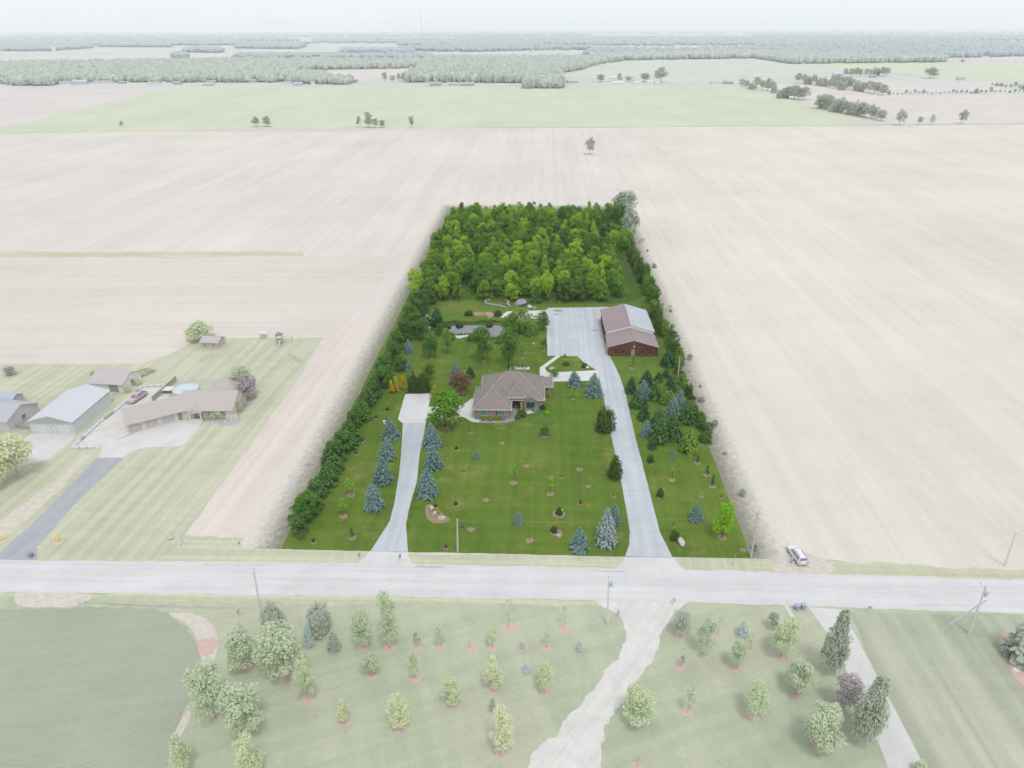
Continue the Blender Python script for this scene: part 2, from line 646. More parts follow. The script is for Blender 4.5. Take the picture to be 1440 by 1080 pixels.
# small far clearings and fields towards the horizon
for (x, y, w, h) in [(60, 68, 90, 2.2), (250, 70, 120, 2.4), (380, 62, 90, 2), (430, 72, 110, 2.6), (600, 66, 70, 2.4), (690, 62, 60, 1.4),
                     (846, 66, 46, 1.6), (985, 67, 60, 2.4), (1195, 64, 30, 1.2), (1400, 60, 70, 2.2), (520, 57, 120, 1.4), (120, 57, 90, 1.4),
                     (310, 54, 80, 1.2), (760, 54, 70, 1.0), (1010, 54, 60, 1.0), (1280, 70, 50, 1.6)]:
    sheet('field_soil', [(x - w / 2, y), (x - w * .3, y - h / 2), (x + w * .4, y - h / 2), (x + w / 2, y), (x + w * .35, y + h / 2), (x - w * .4, y + h / 2)],
          rnd.choice([M_tanfar, M_olivefar, M_tanfar]), .8)
# country lanes far off
M_lane = M_shoulder
sheet('lane', [(1062, 83), (1066, 83), (1180, 97), (1290, 112), (1350, 121), (1350, 123), (1286, 113.5), (1178, 98)], M_lane, .45)
sheet('lane', [(1426, 133), (1500, 139), (1500, 141.5), (1424, 134.5)], M_lane, .45)
sheet('lane', [(480, 118.2), (600, 119.2), (735, 118.6), (735, 119.5), (600, 120.2), (480, 119.4)], M_lane, .3)
sheet('lane', [(900, 117.2), (1040, 117.6), (1040, 118.4), (900, 118.2)], M_lane, .3)

# neighbour's ground, west
sheet('lawn', [(-300, 512), (0, 512), (195, 512), (240, 498), (272, 479), (300, 475), (455, 474.5), (405, 553), (345, 636), (264, 747), (258, 754), (395, 757), (560, 778), (1064, 786), (1130, 797), (1200, 802), (1440, 806), (1800, 812), (1800, 826), (1440, 818), (1060, 805), (480, 795), (0, 791), (-300, 790)], M_lawn_w, -.1, .35, 1.6)
sheet('verge', [(1064, 776), (1110, 772), (1150, 786), (1300, 795), (1440, 801), (1800, 815), (1800, 828), (1440, 818.5), (1060, 806), (1050, 793)], M_verge, -.07, .6, 1.2)
sheet('verge', [(258, 753), (395, 757), (420, 775), (640, 783), (890, 790), (890, 800), (480, 795), (200, 792), (240, 775)], M_verge, -.08, .6, 1.2)
# south side
sheet('lawn', [(-300, 828), (0, 831), (480, 837), (920, 842), (1440, 860), (1800, 870), (1900, 1400), (-500, 1400)], M_lawn_s, -.1)
sheet('verge', [(-300, 828), (0, 831), (480, 837), (840, 842), (850, 851), (480, 849), (130, 842), (-300, 838)], M_verge, -.07, .5, 1.0)
sheet('lawn', [(1196, 860), (1440, 868), (1800, 880), (1900, 1400), (1440, 1400), (1300, 1082), (1232, 949)], M_lawn_e, -.06, .1, 1.0)
sheet('grain_crop', [(-200, 862), (0, 858), (130, 853), (200, 856), (240, 866), (264, 882), (278, 912), (281, 942), (262, 990), (245, 1030), (222, 1100), (150, 1250), (-300, 1300)], M_crop, .03, .5, .8, thick=.12, kind='stuff')
sheet('bare_earth', [(205, 862), (275, 864), (300, 880), (306, 905), (300, 930), (284, 942), (281, 915), (270, 885), (240, 866)], M_earth, -.05, .4, 1.0, smooth=True)
sheet('bare_earth', [(30, 831), (125, 835), (112, 850), (60, 854), (25, 850)], M_earth, -.05, .5, 1.0, smooth=True)
sheet('bare_earth', [(262, 1000), (268, 1010), (245, 1050), (228, 1090), (218, 1090), (240, 1040)], M_earth, -.05, .3, 1.0, smooth=True)
sheet('ditch', [(118, 846), (200, 850), (340, 854), (345, 856), (250, 855), (130, 849)], M_verge_d, -.043, .12, .8, smooth=True)
sheet('field_soil', [(1090, 790), (1110, 776), (1150, 782), (1175, 800), (1150, 808), (1095, 806)], M_earth, -.03, .7, 1.0, smooth=True)
sheet('track', [(118, 636), (128, 640), (60, 712), (10, 752), (-20, 770), (-20, 745), (40, 705), (85, 670)], M_earth, -.05, .6, 1.2)

# roads
up = [(-300, 787), (0, 789), (240, 791), (480, 793), (720, 797.5), (920, 801.5), (1160, 808), (1440, 817), (1800, 829)]
lo = [(-300, 826), (0, 830), (240, 833.5), (480, 836.5), (720, 840), (920, 843), (1160, 851), (1440, 861.5), (1800, 876)]
sheet('road_shoulder', [(x, y - 1.6) for x, y in up] + [(x, y + 2.2) for x, y in lo[::-1]], M_shoulder, -.035, .18, .9)
sheet('road', up + [(x, y - 1.0) for x, y in lo[::-1]], M_road, -.02, .05, 1.2)
mid = [((a[0] + b[0]) / 2, a[1] * .55 + b[1] * .45) for a, b in zip(up, lo)]


def mid_y(x):
    for a, b in zip(mid, mid[1:]):
        if a[0] <= x <= b[0]:
            return a[1] + (b[1] - a[1]) * (x - a[0]) / (b[0] - a[0])


for i in range(-1, 22):
    x = 40 + i * 71.5
    a, b = P(x, mid_y(x)), P(x + 31, mid_y(x + 31))
    n = Vector((-(b - a).y, (b - a).x, 0)).normalized() * .09
    sheet('lane_dash', [a + n, a - n, b - n, b + n], M_yellow, -.008, world=True)
for pts in ([(585, 795.2), (625, 796.8), (624, 799), (583, 797.4)], [(270, 793.4), (375, 795), (370, 796), (285, 794.6)], [(828, 802), (880, 803.2), (875, 804.4), (835, 803)]):
    sheet('tar_patch', pts, M_stain, -.012, .12, .5)

# the property itself: margin with a painted shade halo, lawn, drives
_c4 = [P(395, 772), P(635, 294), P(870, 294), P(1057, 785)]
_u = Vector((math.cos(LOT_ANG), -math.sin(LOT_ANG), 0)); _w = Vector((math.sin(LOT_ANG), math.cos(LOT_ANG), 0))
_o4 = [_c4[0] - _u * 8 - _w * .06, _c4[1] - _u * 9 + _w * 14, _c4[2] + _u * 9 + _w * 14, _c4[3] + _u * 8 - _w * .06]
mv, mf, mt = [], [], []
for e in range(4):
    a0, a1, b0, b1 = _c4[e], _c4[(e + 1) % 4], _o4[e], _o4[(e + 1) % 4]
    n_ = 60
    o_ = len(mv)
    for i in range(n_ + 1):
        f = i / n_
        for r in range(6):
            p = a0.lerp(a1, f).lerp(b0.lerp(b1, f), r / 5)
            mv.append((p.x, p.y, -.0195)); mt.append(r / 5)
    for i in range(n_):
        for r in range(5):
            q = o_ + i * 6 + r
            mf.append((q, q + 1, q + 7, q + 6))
s_ = Nodes('shade halo fading into the field')  # soft dark shadow halo painted into the strip, fading outward from the lot
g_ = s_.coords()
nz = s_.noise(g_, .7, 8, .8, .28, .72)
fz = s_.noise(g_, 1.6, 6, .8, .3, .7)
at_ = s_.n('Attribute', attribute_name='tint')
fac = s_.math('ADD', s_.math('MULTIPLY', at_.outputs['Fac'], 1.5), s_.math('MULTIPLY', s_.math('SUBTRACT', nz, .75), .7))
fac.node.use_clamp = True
c_ = s_.mix(fac, C(146, 145, 130), TAN)  # painted shade tone at the lot edge, soil tone outside
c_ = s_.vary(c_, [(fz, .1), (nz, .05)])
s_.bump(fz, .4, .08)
tag(link(bpy.data.objects.new('field_margin', npmesh('field_margin', mv, mf, s_.done(c_, .95, .1), mt))), kind='structure')  # strip that carries the painted shade halo round the lot
sheet('lawn', [(395, 772), (635, 294), (870, 294), (1057, 785), (880, 782.5), (575, 776)], M_lot, 0.0, .12, 1.0)
sheet('grove_floor', [(628, 309), (636, 297), (864, 297), (885, 345), (912, 415), (880, 426), (770, 427), (690, 424), (572, 424)], M_lotrough, .012, .6, 1.5)
sheet('driveway', [(521, 775.3), (548, 733), (556, 700), (562, 660), (565, 625), (566.5, 595), (559.5, 589.5), (570, 554), (607, 553.5), (603, 570), (598, 600), (590, 640), (585.5, 680), (578, 705), (571, 735), (572.5, 760), (574, 776)], M_conc_lot, .03, .06, .8)
sheet('parking_pad', [(559.5, 589.8), (570, 554), (607.5, 553.5), (602, 572), (599, 595), (566, 595.2)], M_conc_new, .045)
sheet('driveway', [(879, 782.2), (885, 766), (886, 748), (876, 690), (868, 650), (858, 606), (850, 565), (842, 530), (838, 520), (820, 508.5), (812, 501), (789, 500.5), (770, 500.3), (769, 470), (768.5, 447), (769, 434), (773, 432.8), (800, 432.6), (862, 431.5), (872, 440), (870, 470), (858, 502), (864, 513), (872, 530), (880, 555), (890, 600), (900, 640), (913, 690), (928, 748), (946, 783.8)], M_conc_lot, .03, .06, .8)
sheet('garden_path', [(782, 500.5), (789, 500.5), (766, 517.5), (770, 524), (841, 520.6), (842, 535), (760, 537), (759, 524), (759, 517)], M_conc_new, .05)
sheet('front_walk', [(640, 572), (650, 570), (664, 560), (670, 565), (668, 589), (700, 592.5), (708, 590), (717, 582), (717, 562), (727, 562), (726.5, 587), (721, 592), (712, 594.5), (675, 594.5), (663, 593), (655, 588), (650, 586), (640, 590), (600, 588), (603, 572)], M_conc_new, .042)
sheet('paver_walk', [(674, 591), (712, 591), (717, 580), (718, 560), (726, 560), (727, 580), (724, 591), (714, 594.8), (674, 594.8)], M_paver, .055)
sheet('pad', [(703, 446), (713, 438), (770, 436), (770, 448), (716, 448)], M_conc_new, .036, .2, .8)
M_oil = paving('yard stain', C(158, 162, 168), C(146, 150, 157), 0, .6, .9, 0)
for x, y, w, h in ((827, 454, 4, 1.2), (836, 464.5, 12, 1.3), (784, 437, 14, 2.2), (806, 478, 5, 1), (781, 442, 9, 1.2)):
    sheet('yard_stain', [(x - w / 2, y), (x - w * .2, y - h / 2), (x + w * .3, y - h * .4), (x + w / 2, y), (x + w * .2, y + h / 2), (x - w * .3, y + h * .4)], M_oil if y > 445 else M_mulch, .066, .15, .5, smooth=True)
sheet('driveway_apron', [(520, 775.6), (574, 776.4), (576, 786), (582, 795.5), (500, 794), (512, 784)], M_conc_s, -.012, .08, .8)
sheet('driveway_apron', [(879, 782.8), (947, 784.2), (956, 796), (968, 803.5), (864, 800.5), (875, 792)], M_conc_s, -.012, .08, .8)
M_joint = paving('concrete joint', C(170, 176, 184), C(160, 166, 174), 0, .4, .5, 0)
for a, b in (((554.5, 705), (578, 705)), ((547, 739.5), (571, 740)), ((565, 625), (593, 625)), ((562, 660), (588, 660)), ((566, 595.4), (599, 595.2)),
             ((885, 748), (928, 748)), ((876, 690), (913, 690)), ((867, 645), (901, 645)), ((858, 606), (891, 606)), ((849, 560), (881, 560)),
             ((769, 470), (858, 470)), ((789, 433), (790, 500)), ((812, 433), (814, 501)), ((836, 433), (838, 516)), ((769.5, 451), (845, 451))):
    a, b = P(*a), P(*b)
    d_ = (b - a).normalized()
    n = Vector((-d_.y, d_.x, 0)) * .035
    sheet('slab_joint', [a + n + d_ * .2, a - n + d_ * .2, b - n - d_ * .2, b + n - d_ * .2], M_joint, .062, world=True)
# edging of bare soil beside the drives
sheet('gravel_drive', [(833, 842), (855, 856), (875, 872), (881, 892), (864, 930), (838, 964), (812, 996), (772, 1038), (735, 1084), (640, 1250), (800, 1250), (848, 1082), (845, 1046), (850, 1020), (888, 968), (921, 922), (932, 885), (950, 858), (972, 846)], M_gravel, -.045, .6, .7)
sheet('driveway', [(1136, 853), (1160, 886), (1180, 930), (1211, 971), (1232, 1037), (1250, 1083), (1300, 1250), (1400, 1250), (1304, 1086), (1268, 1015), (1232, 948), (1196, 880), (1192, 858)], M_conc_s, -.04, .05, 1.0)
sheet('curb_strip', [(1102, 851), (1108, 851), (1128, 884), (1124, 886)], M_conc_s, -.045, .05, 1.0)
# neighbour's paving
sheet('gravel_yard', [(104, 630), (135, 630), (150, 626), (190, 606), (232, 575), (240, 548), (226, 544), (199, 545), (177, 567), (160, 580), (140, 596)], M_gravel, -.05, .1, 1.0)
sheet('concrete_apron', [(138, 643.5), (144, 628), (184, 611), (230, 592), (282, 590), (281, 600), (260, 625), (247, 628.5), (207, 629), (188, 633), (174, 643.5)], M_conc_s, -.03, .04, 1.0)
sheet('blacktop_drive', [(137, 643), (175, 643), (110, 703), (53, 768), (52, 787), (-40, 786), (0, 776), (40, 741), (80, 702)], M_asph, -.035, .05, 1.0)
sheet('concrete_apron', [(44, 610), (107, 610), (96, 624), (70, 645), (58, 649), (30, 655), (0, 640)], M_conc_s, -.04, .05, 1.0)

# ------------------------------------------------------------------ vegetation meshes (unit height, unit width)
def leaf_quads(c, nrm, size, rg, flat=.55):
    """quads at points c, facing roughly along nrm"""
    n = len(c)
    nn = nrm + rg.normal(0, flat, (n, 3))
    nn /= np.linalg.norm(nn, axis=1)[:, None] + 1e-9
    r = rg.normal(0, 1, (n, 3))
    a = np.cross(nn, r); a /= np.linalg.norm(a, axis=1)[:, None] + 1e-9
    b = np.cross(nn, a)
    s = (size * rg.uniform(.6, 1.35, n))[:, None]
    e = rg.uniform(.55, 1.0, n)[:, None]
    V = np.stack([c - a * s, c - b * s * e, c + a * s, c + b * s * e], axis=1).reshape(-1, 3)
    F = np.arange(4 * n).reshape(-1, 4)
    T = np.repeat(np.clip(rg.normal(.5, .25, n), 0, 1), 4)
    return V, F, T


def join(parts):
    V, F, T, o = [], [], [], 0
    for v, f, t in parts:
        V.append(v); F.append(f + o); T.append(t); o += len(v)
    return np.concatenate(V), np.concatenate(F), np.concatenate(T)


def broad_crown(name, seed, n=1500, z0=.22, lobes=18, lr=(.15, .24), size=.036, shape='round', gap=0.0):
    rg = np.random.default_rng(seed)
    cen, rad = [], []
    H = 1 - z0
    tries = 0
    while len(cen) < lobes and tries < 4000:
        tries += 1
        z = rg.uniform(.08, .96)
        if shape == 'round': R_ = math.sqrt(max(0, 1 - ((z - .45) / .56) ** 2))
        elif shape == 'oval': R_ = math.sqrt(max(0, 1 - ((z - .38) / .64) ** 2))
        elif shape == 'vase': R_ = min(1, .25 + 1.05 * z) * math.sqrt(max(0, 1 - ((z - .55) / .5) ** 4))
        elif shape == 'column': R_ = min(1, 3.5 * z + .35) * min(1, (1.03 - z) * 2.0)
        elif shape == 'cone': R_ = (1.0 - z) ** .75
        else: R_ = math.sqrt(max(0, 1 - z ** 2.2))     # mound
        r = rg.uniform(*lr)
        q = (.5 * R_ - r * .62)
        if q < 0: q = 0.02
        t = rg.uniform(0, 2 * math.pi)
        d = q * math.sqrt(rg.uniform(.25, 1))
        p = np.array([d * math.cos(t), d * math.sin(t), z0 + H * np.clip(z, r * .55, 1 - r * .55)])
        cen.append(p); rad.append(r)
    for zc, rc in ((.3, .2), (.52, .24), (.74, .18)):
        if shape in ('round', 'oval', 'vase') and not gap:
            cen.append(np.array([rg.normal(0, .03), rg.normal(0, .03), z0 + H * zc])); rad.append(rc)
    parts = []
    w = np.array(rad) ** 2
    cnt = (n * w / w.sum()).astype(int) + 4
    for p, r, k in zip(cen, rad, cnt):
        d = rg.normal(0, 1, (k, 3)); d /= np.linalg.norm(d, axis=1)[:, None]
        d[:, 2] = np.where(d[:, 2] < -.45, -d[:, 2], d[:, 2])
        rr = r * rg.uniform(.62, 1.08, k)[:, None]
        c = p + d * rr * np.array([1, 1, .8])
        if gap: c = c[rg.uniform(0, 1, k) > gap]; d = d[:len(c)]
        parts.append(leaf_quads(c, d * .75 + np.array([0, 0, .85]), size, rg, .45))
    V, F, T = join(parts)
    return npmesh(name, V, F, None, T)


def conifer_crown(name, seed, levels=17, n0=19, size=.06, z0=.02, droop=.30, taper=.6, fluff=1.0):
    rg = np.random.default_rng(seed)
    parts = []
    for L in range(levels):
        z = z0 + (1 - z0) * (L / levels) ** 1.02
        Rm = .5 * (1 - (z - z0) / (1.02 - z0)) ** taper
        if L == 0: Rm *= .9
        nb = max(4, int(n0 * (Rm / .5) ** .75))
        off = rg.uniform(0, 6.28)
        for k in range(nb):
            t = off + 2 * math.pi * k / nb + rg.normal(0, .12)
            Lr = Rm * rg.uniform(.82, 1.1)
            ks = max(3, int(7 * Rm / .5) + 2)
            s = np.linspace(.35, 1, ks)
            zz = z + .035 * (1 - s) - droop * .12 * s ** 2 + rg.normal(0, .008, ks)
            c = np.stack([math.cos(t) * Lr * s, math.sin(t) * Lr * s, np.clip(zz, .01, 1)], axis=1)
            c += rg.normal(0, .012, c.shape)
            nm = np.tile(np.array([math.cos(t) * .45, math.sin(t) * .45, 1.0]), (ks, 1))
            parts.append(leaf_quads(c, nm, size * fluff * (.45 + .55 * Rm / .5), rg, .38))
    # leader
    c = np.stack([rg.normal(0, .01, 10), rg.normal(0, .01, 10), np.linspace(.9, .995, 10)], axis=1)
    parts.append(leaf_quads(c, np.tile([1., 0, .2], (10, 1)), .02, rg, .9))
    # the dense inside of the tree
    k = 9
    ang = np.linspace(0, 2 * math.pi, k, endpoint=False)
    base = np.stack([.27 * np.cos(ang), .27 * np.sin(ang), np.full(k, .04)], axis=1)
    tip = np.stack([.02 * np.cos(ang), .02 * np.sin(ang), np.full(k, .9)], axis=1)
    V = np.concatenate([base, tip])
    F = np.array([[i, (i + 1) % k, k + (i + 1) % k, k + i] for i in range(k)])
    parts.append((V, F, np.full(2 * k, .1)))
    V, F, T = join(parts)
    return npmesh(name, V, F, None, T)


def bush_crown(name, seed, n=1500, size=.045, p=2.4, rough=.17):
    """dense mound of foliage standing on the ground"""
    rg = np.random.default_rng(seed)
    d = rg.normal(0, 1, (n, 3)); d /= np.linalg.norm(d, axis=1)[:, None]
    d[:, 2] = np.abs(d[:, 2]) * 1.0
    th = np.arctan2(d[:, 1], d[:, 0])
    lump = np.zeros(n)
    for q in range(5):
        a = rg.normal(0, 1, 3); a /= np.linalg.norm(a)
        lump += np.sin(rg.uniform(4, 9) * (d @ a) + rg.uniform(0, 6)) * rough * .45
    r = (1 + lump) * rg.uniform(.78, 1.03, n)
    c = np.stack([d[:, 0] * .5 * r, d[:, 1] * .5 * r, np.clip(d[:, 2] ** .8 * r, .015, 1.05)], axis=1)
    parts = [leaf_quads(c, d * .8 + np.array([0, 0, .6]), size, rg, .5)]
    k = 10
    ang = np.linspace(0, 2 * math.pi, k, endpoint=False)
    rings = [(.36, .02), (.38, .3), (.28, .62), (.06, .8)]
    V = np.concatenate([np.stack([a * np.cos(ang), a * np.sin(ang), np.full(k, z)], axis=1) for a, z in rings])
    F = np.array([[j * k + i, j * k + (i + 1) % k, (j + 1) * k + (i + 1) % k, (j + 1) * k + i] for j in range(3) for i in range(k)])
    parts.append((V, F, np.full(len(V), .1)))
    V, F, T = join(parts)
    return npmesh(name, V, F, None, T)


def trunk_mesh(name, seed, top=.62, r=.02, limbs=6, spread=.26, fork=.3):
    rg = random.Random(seed)
    m = MB()
    pts = [(0, 0, -.02), (rg.uniform(-.01, .01), rg.uniform(-.01, .01), fork), (rg.uniform(-.03, .03), rg.uniform(-.03, .03), top)]
    m.tube(pts[0], pts[1], r * 1.25, r * .9, 7)
    m.tube(pts[1], pts[2], r * .9, r * .35, 6)
    for i in range(limbs):
        t = 2 * math.pi * i / limbs + rg.uniform(-.3, .3)
        z = fork + (top - fork) * rg.uniform(0, .55)
        s = spread * rg.uniform(.7, 1.1)
        m.tube((0, 0, z), (math.cos(t) * s, math.sin(t) * s, z + rg.uniform(.14, .26)), r * .5, r * .16, 5)
    me = bpy.data.meshes.new(name)
    me.from_pydata(m.v, [], m.f)
    return me


MESH = {
    'round': [broad_crown('crown_round', 10 + i, 2700, .20, 30, (.11, .2), .03) for i in range(5)],
    'oval': [broad_crown('crown_oval', 30 + i, 2500, .16, 30, (.1, .18), .03, 'oval') for i in range(5)],
    'vase': [broad_crown('crown_vase', 50 + i, 1900, .2, 20, (.13, .2), .033, 'vase') for i in range(2)],
    'column': [broad_crown('crown_column', 60 + i, 4200, .03, 70, (.17, .24), .034, 'column') for i in range(2)],
    'grove': [broad_crown('crown_grove', 150 + i, 2600, .14, 42, (.08, .15), .031, 'oval' if i % 3 else 'cone') for i in range(7)],
    'young': [broad_crown('crown_young', 70 + i, 800, .26, 16, (.09, .17), .034, 'oval', .1) for i in range(4)],
    'sparse': [broad_crown('crown_sparse', 80 + i, 130, .25, 9, (.10, .18), .04, 'oval', .2) for i in range(4)],
    'spruce': [conifer_crown('crown_spruce', 90 + i) for i in range(4)],
    'pine': [conifer_crown('crown_pine', 100 + i, 11, 13, .085, .03, .1, .55, 1.05) for i in range(4)],
    'bush': [bush_crown('crown_bush', 110 + i) for i in range(4)],
    'ball': [bush_crown('crown_ball', 120 + i, 900, .035, 2, .01) for i in range(2)],
    'cone': [broad_crown('crown_cone', 130 + i, 1300, .01, 26, (.12, .2), .04, 'cone') for i in range(3)],
}
TRUNK = {
    'round': [trunk_mesh('trunk_round', 1 + i) for i in range(3)],
    'young': [trunk_mesh('trunk_young', 11 + i, .7, .016, 4, .16) for i in range(2)],
    'vase': [trunk_mesh('trunk_vase', 21 + i, .7, .024, 7, .3, .16) for i in range(2)],
    'conifer': [trunk_mesh('trunk_conifer', 31, .85, .022, 0, 0, .1)],
}
KIND_TRUNK = {'grove': 'round', 'round': 'round', 'oval': 'round', 'vase': 'vase', 'column': 'conifer', 'young': 'young', 'sparse': 'young',
              'spruce': 'conifer', 'pine': 'conifer', 'bush': 'conifer', 'ball': 'conifer', 'cone': 'conifer'}
NOTRUNK = {'bush', 'ball', 'cone'}
for lst in list(MESH.values()):
    for m_ in lst: m_.materials.append(None)
for lst in TRUNK.values():
    for m_ in lst: m_.materials.append(None)

# foliage of the property: full colour
def LC(r, g, b):
    """leaf albedo: a crown looks darker than its leaves, so the leaf itself is lighter than the crown's tone"""
    return C(r, g, b, 2.0)


def OC(r, g, b):
    c = [lin(v) / GAIN * 1.62 for v in (r, g, b)]
    k = min(1.0, .88 / max(c))
    return tuple(q * k for q in c) + (1,)


L_grove = leaf('leaf_grove', LC(95, 132, 54))
L_grove_d = leaf('leaf_grove_dark', LC(76, 113, 52))
L_grove_y = leaf('leaf_grove_bright', LC(124, 158, 56))
L_maple = leaf('leaf_maple', LC(92, 130, 44))
L_dark = leaf('leaf_dark', LC(66, 90, 46))
L_spruce = leaf('needle_blue', LC(92, 116, 110), .36, LC(108, 130, 128), .12)
L_spruce_g = leaf('needle_grey', LC(122, 136, 134), .3, LC(130, 142, 142), .12)
L_pine = leaf('needle_green', LC(66, 98, 54), .3, LC(80, 108, 60), .15)
L_pine_d = leaf('needle_dark', LC(54, 86, 54), .3, LC(64, 92, 58), .12)
L_pine_y = leaf('needle_yellowgreen', LC(96, 126, 54), .25, LC(104, 130, 58), .2)
L_hedge = leaf('leaf_hedge', LC(66, 95, 48), .36, LC(84, 106, 58), .2)
L_olived = leaf('leaf_olive_dark', LC(88, 98, 58), .36, LC(104, 110, 68), .25)
L_yellow = leaf('leaf_gold', C(200, 176, 40, 1.2), .25, C(206, 184, 56, 1.2), .2)
L_lime = leaf('leaf_lime', LC(116, 158, 44))
L_rust = leaf('leaf_rust', LC(108, 90, 72), .25, LC(120, 94, 76))
L_young = leaf('leaf_young', LC(112, 154, 62))
L_willow = leaf('leaf_willow', LC(98, 132, 68))
L_teal = leaf('needle_teal', C(122, 156, 144, 1.4), .25, C(130, 160, 150, 1.4), .1)
L_olive = leaf('leaf_olive', C(128, 140, 46, 1.5), .25, C(138, 148, 56, 1.4), .15)
# foliage of the land around it, leaf colours whitened by the same wash
O_mid = leaf('leaf_pale', OC(188, 198, 174), .1, OC(192, 201, 177), .45)
O_dark = leaf('leaf_pale_deep', OC(176, 184, 170), .08, OC(180, 187, 172), .45)
O_light = leaf('leaf_pale_light', OC(194, 204, 174), .09, OC(199, 207, 178), .45)
O_lime = leaf('leaf_pale_lime', OC(202, 207, 180), .07, OC(207, 211, 181), .45)
O_blue = leaf('needle_pale_blue', OC(196, 208, 204), .08, OC(200, 210, 208), .5)
O_corner = leaf('leaf_grey_corner', LC(142, 152, 136), .12, LC(148, 158, 140), .35)
O_plum = leaf('leaf_pale_plum', OC(178, 172, 175), .08, OC(181, 174, 178), .45)
O_grey = leaf('leaf_pale_grey', OC(180, 186, 176), .08, OC(184, 189, 179), .45)
O_wood = leaf('leaf_distant_wood', C(188, 198, 190, 1.25), .13, C(196, 204, 193, 1.25), .2)
O_woodb = leaf('leaf_far_wood', C(184, 199, 203, 1.15), .08, C(189, 202, 205, 1.15), .2)
O_yellow = leaf('leaf_pale_gold', OC(230, 222, 160), .1, OC(232, 224, 170), .3)
BARK = plain('bark', C(96, 84, 70), .9, .2)
BARK_P = plain('bark_pale', C(200, 195, 188), .9, .08)

_var = {}


def plant(name, shape, loc, w, h, mat, bark, label, cat='tree', group=None, rz=None, lean=0.0, part=True):
    i = _var.get(shape, rnd.randrange(9)); _var[shape] = i + 1
    cm = MESH[shape][i % len(MESH[shape])]
    r = empty(name, loc, rnd.uniform(0, 6.28) if rz is None else rz, label, cat, group)
    r.scale = (w, w, h)
    if lean: r.rotation_euler[1] = lean
    c = bpy.data.objects.new('foliage' if shape in NOTRUNK else 'crown', cm)
    link(c, r)
    c.material_slots[0].link = 'OBJECT'
    c.material_slots[0].material = mat
    tl = TRUNK[KIND_TRUNK[shape]]
    t = bpy.data.objects.new('stem' if shape in NOTRUNK else 'trunk', tl[i % len(tl)])
    link(t, r)
    t.material_slots[0].link = 'OBJECT'
    t.material_slots[0].material = bark
    if shape in NOTRUNK: t.scale = (.7, .7, .8)
    return r


def ptree(name, shape, px, py, ytop, wpx, mat, label, cat='tree', group=None, bark=None, z=0.0, hmul=1.0):
    """plant standing at a picture point; height from where its top shows, width from its picture width"""
    p = P(px, py, z)
    # the top outline of a rounded crown lies a little behind its axis
    h = hgt(px, py, ytop) * hmul
    w = wpx / ppm((p.x, p.y, h * .5)) * (1.12 if shape == 'spruce' else 1.0)
    h = max(.35, h - w * (.16 if shape in ('round', 'bush', 'ball', 'young') else .05))
    if shape == 'spruce':
        w *= rnd.uniform(.9, 1.1); h *= rnd.uniform(.94, 1.05)
    return plant(name, shape, (p.x, p.y, z), w, h, mat, bark or BARK, label, cat, group, lean=rnd.uniform(-.05, .05) if shape == 'spruce' else 0.0)


def mulch(px, py, wpx, mat=None, z=.02, hh=.06):
    p = P(px, py)
    r = wpx / 2 / ppm(p)
    m = MB()
    n = 18
    v = [(0, 0, hh + z)]
    for k, (rr, zz) in enumerate(((.6, hh * .8), (1.0, 0))):
        for i in range(n):
            t = 2 * math.pi * i / n
            q = r * rr * (1 + rnd.uniform(-.2, .16))
            v.append((q * math.cos(t), q * math.sin(t), z + zz))
    f = [(0, 1 + i, 1 + (i + 1) % n) for i in range(n)] + [(1 + i, 1 + n + i, 1 + n + (i + 1) % n, 1 + (i + 1) % n) for i in range(n)]
    m.add(v, f)
    o = m.build('mulch_bed', mat or M_mulch, loc=(p.x, p.y, 0))
    o['kind'] = 'structure'
    return o


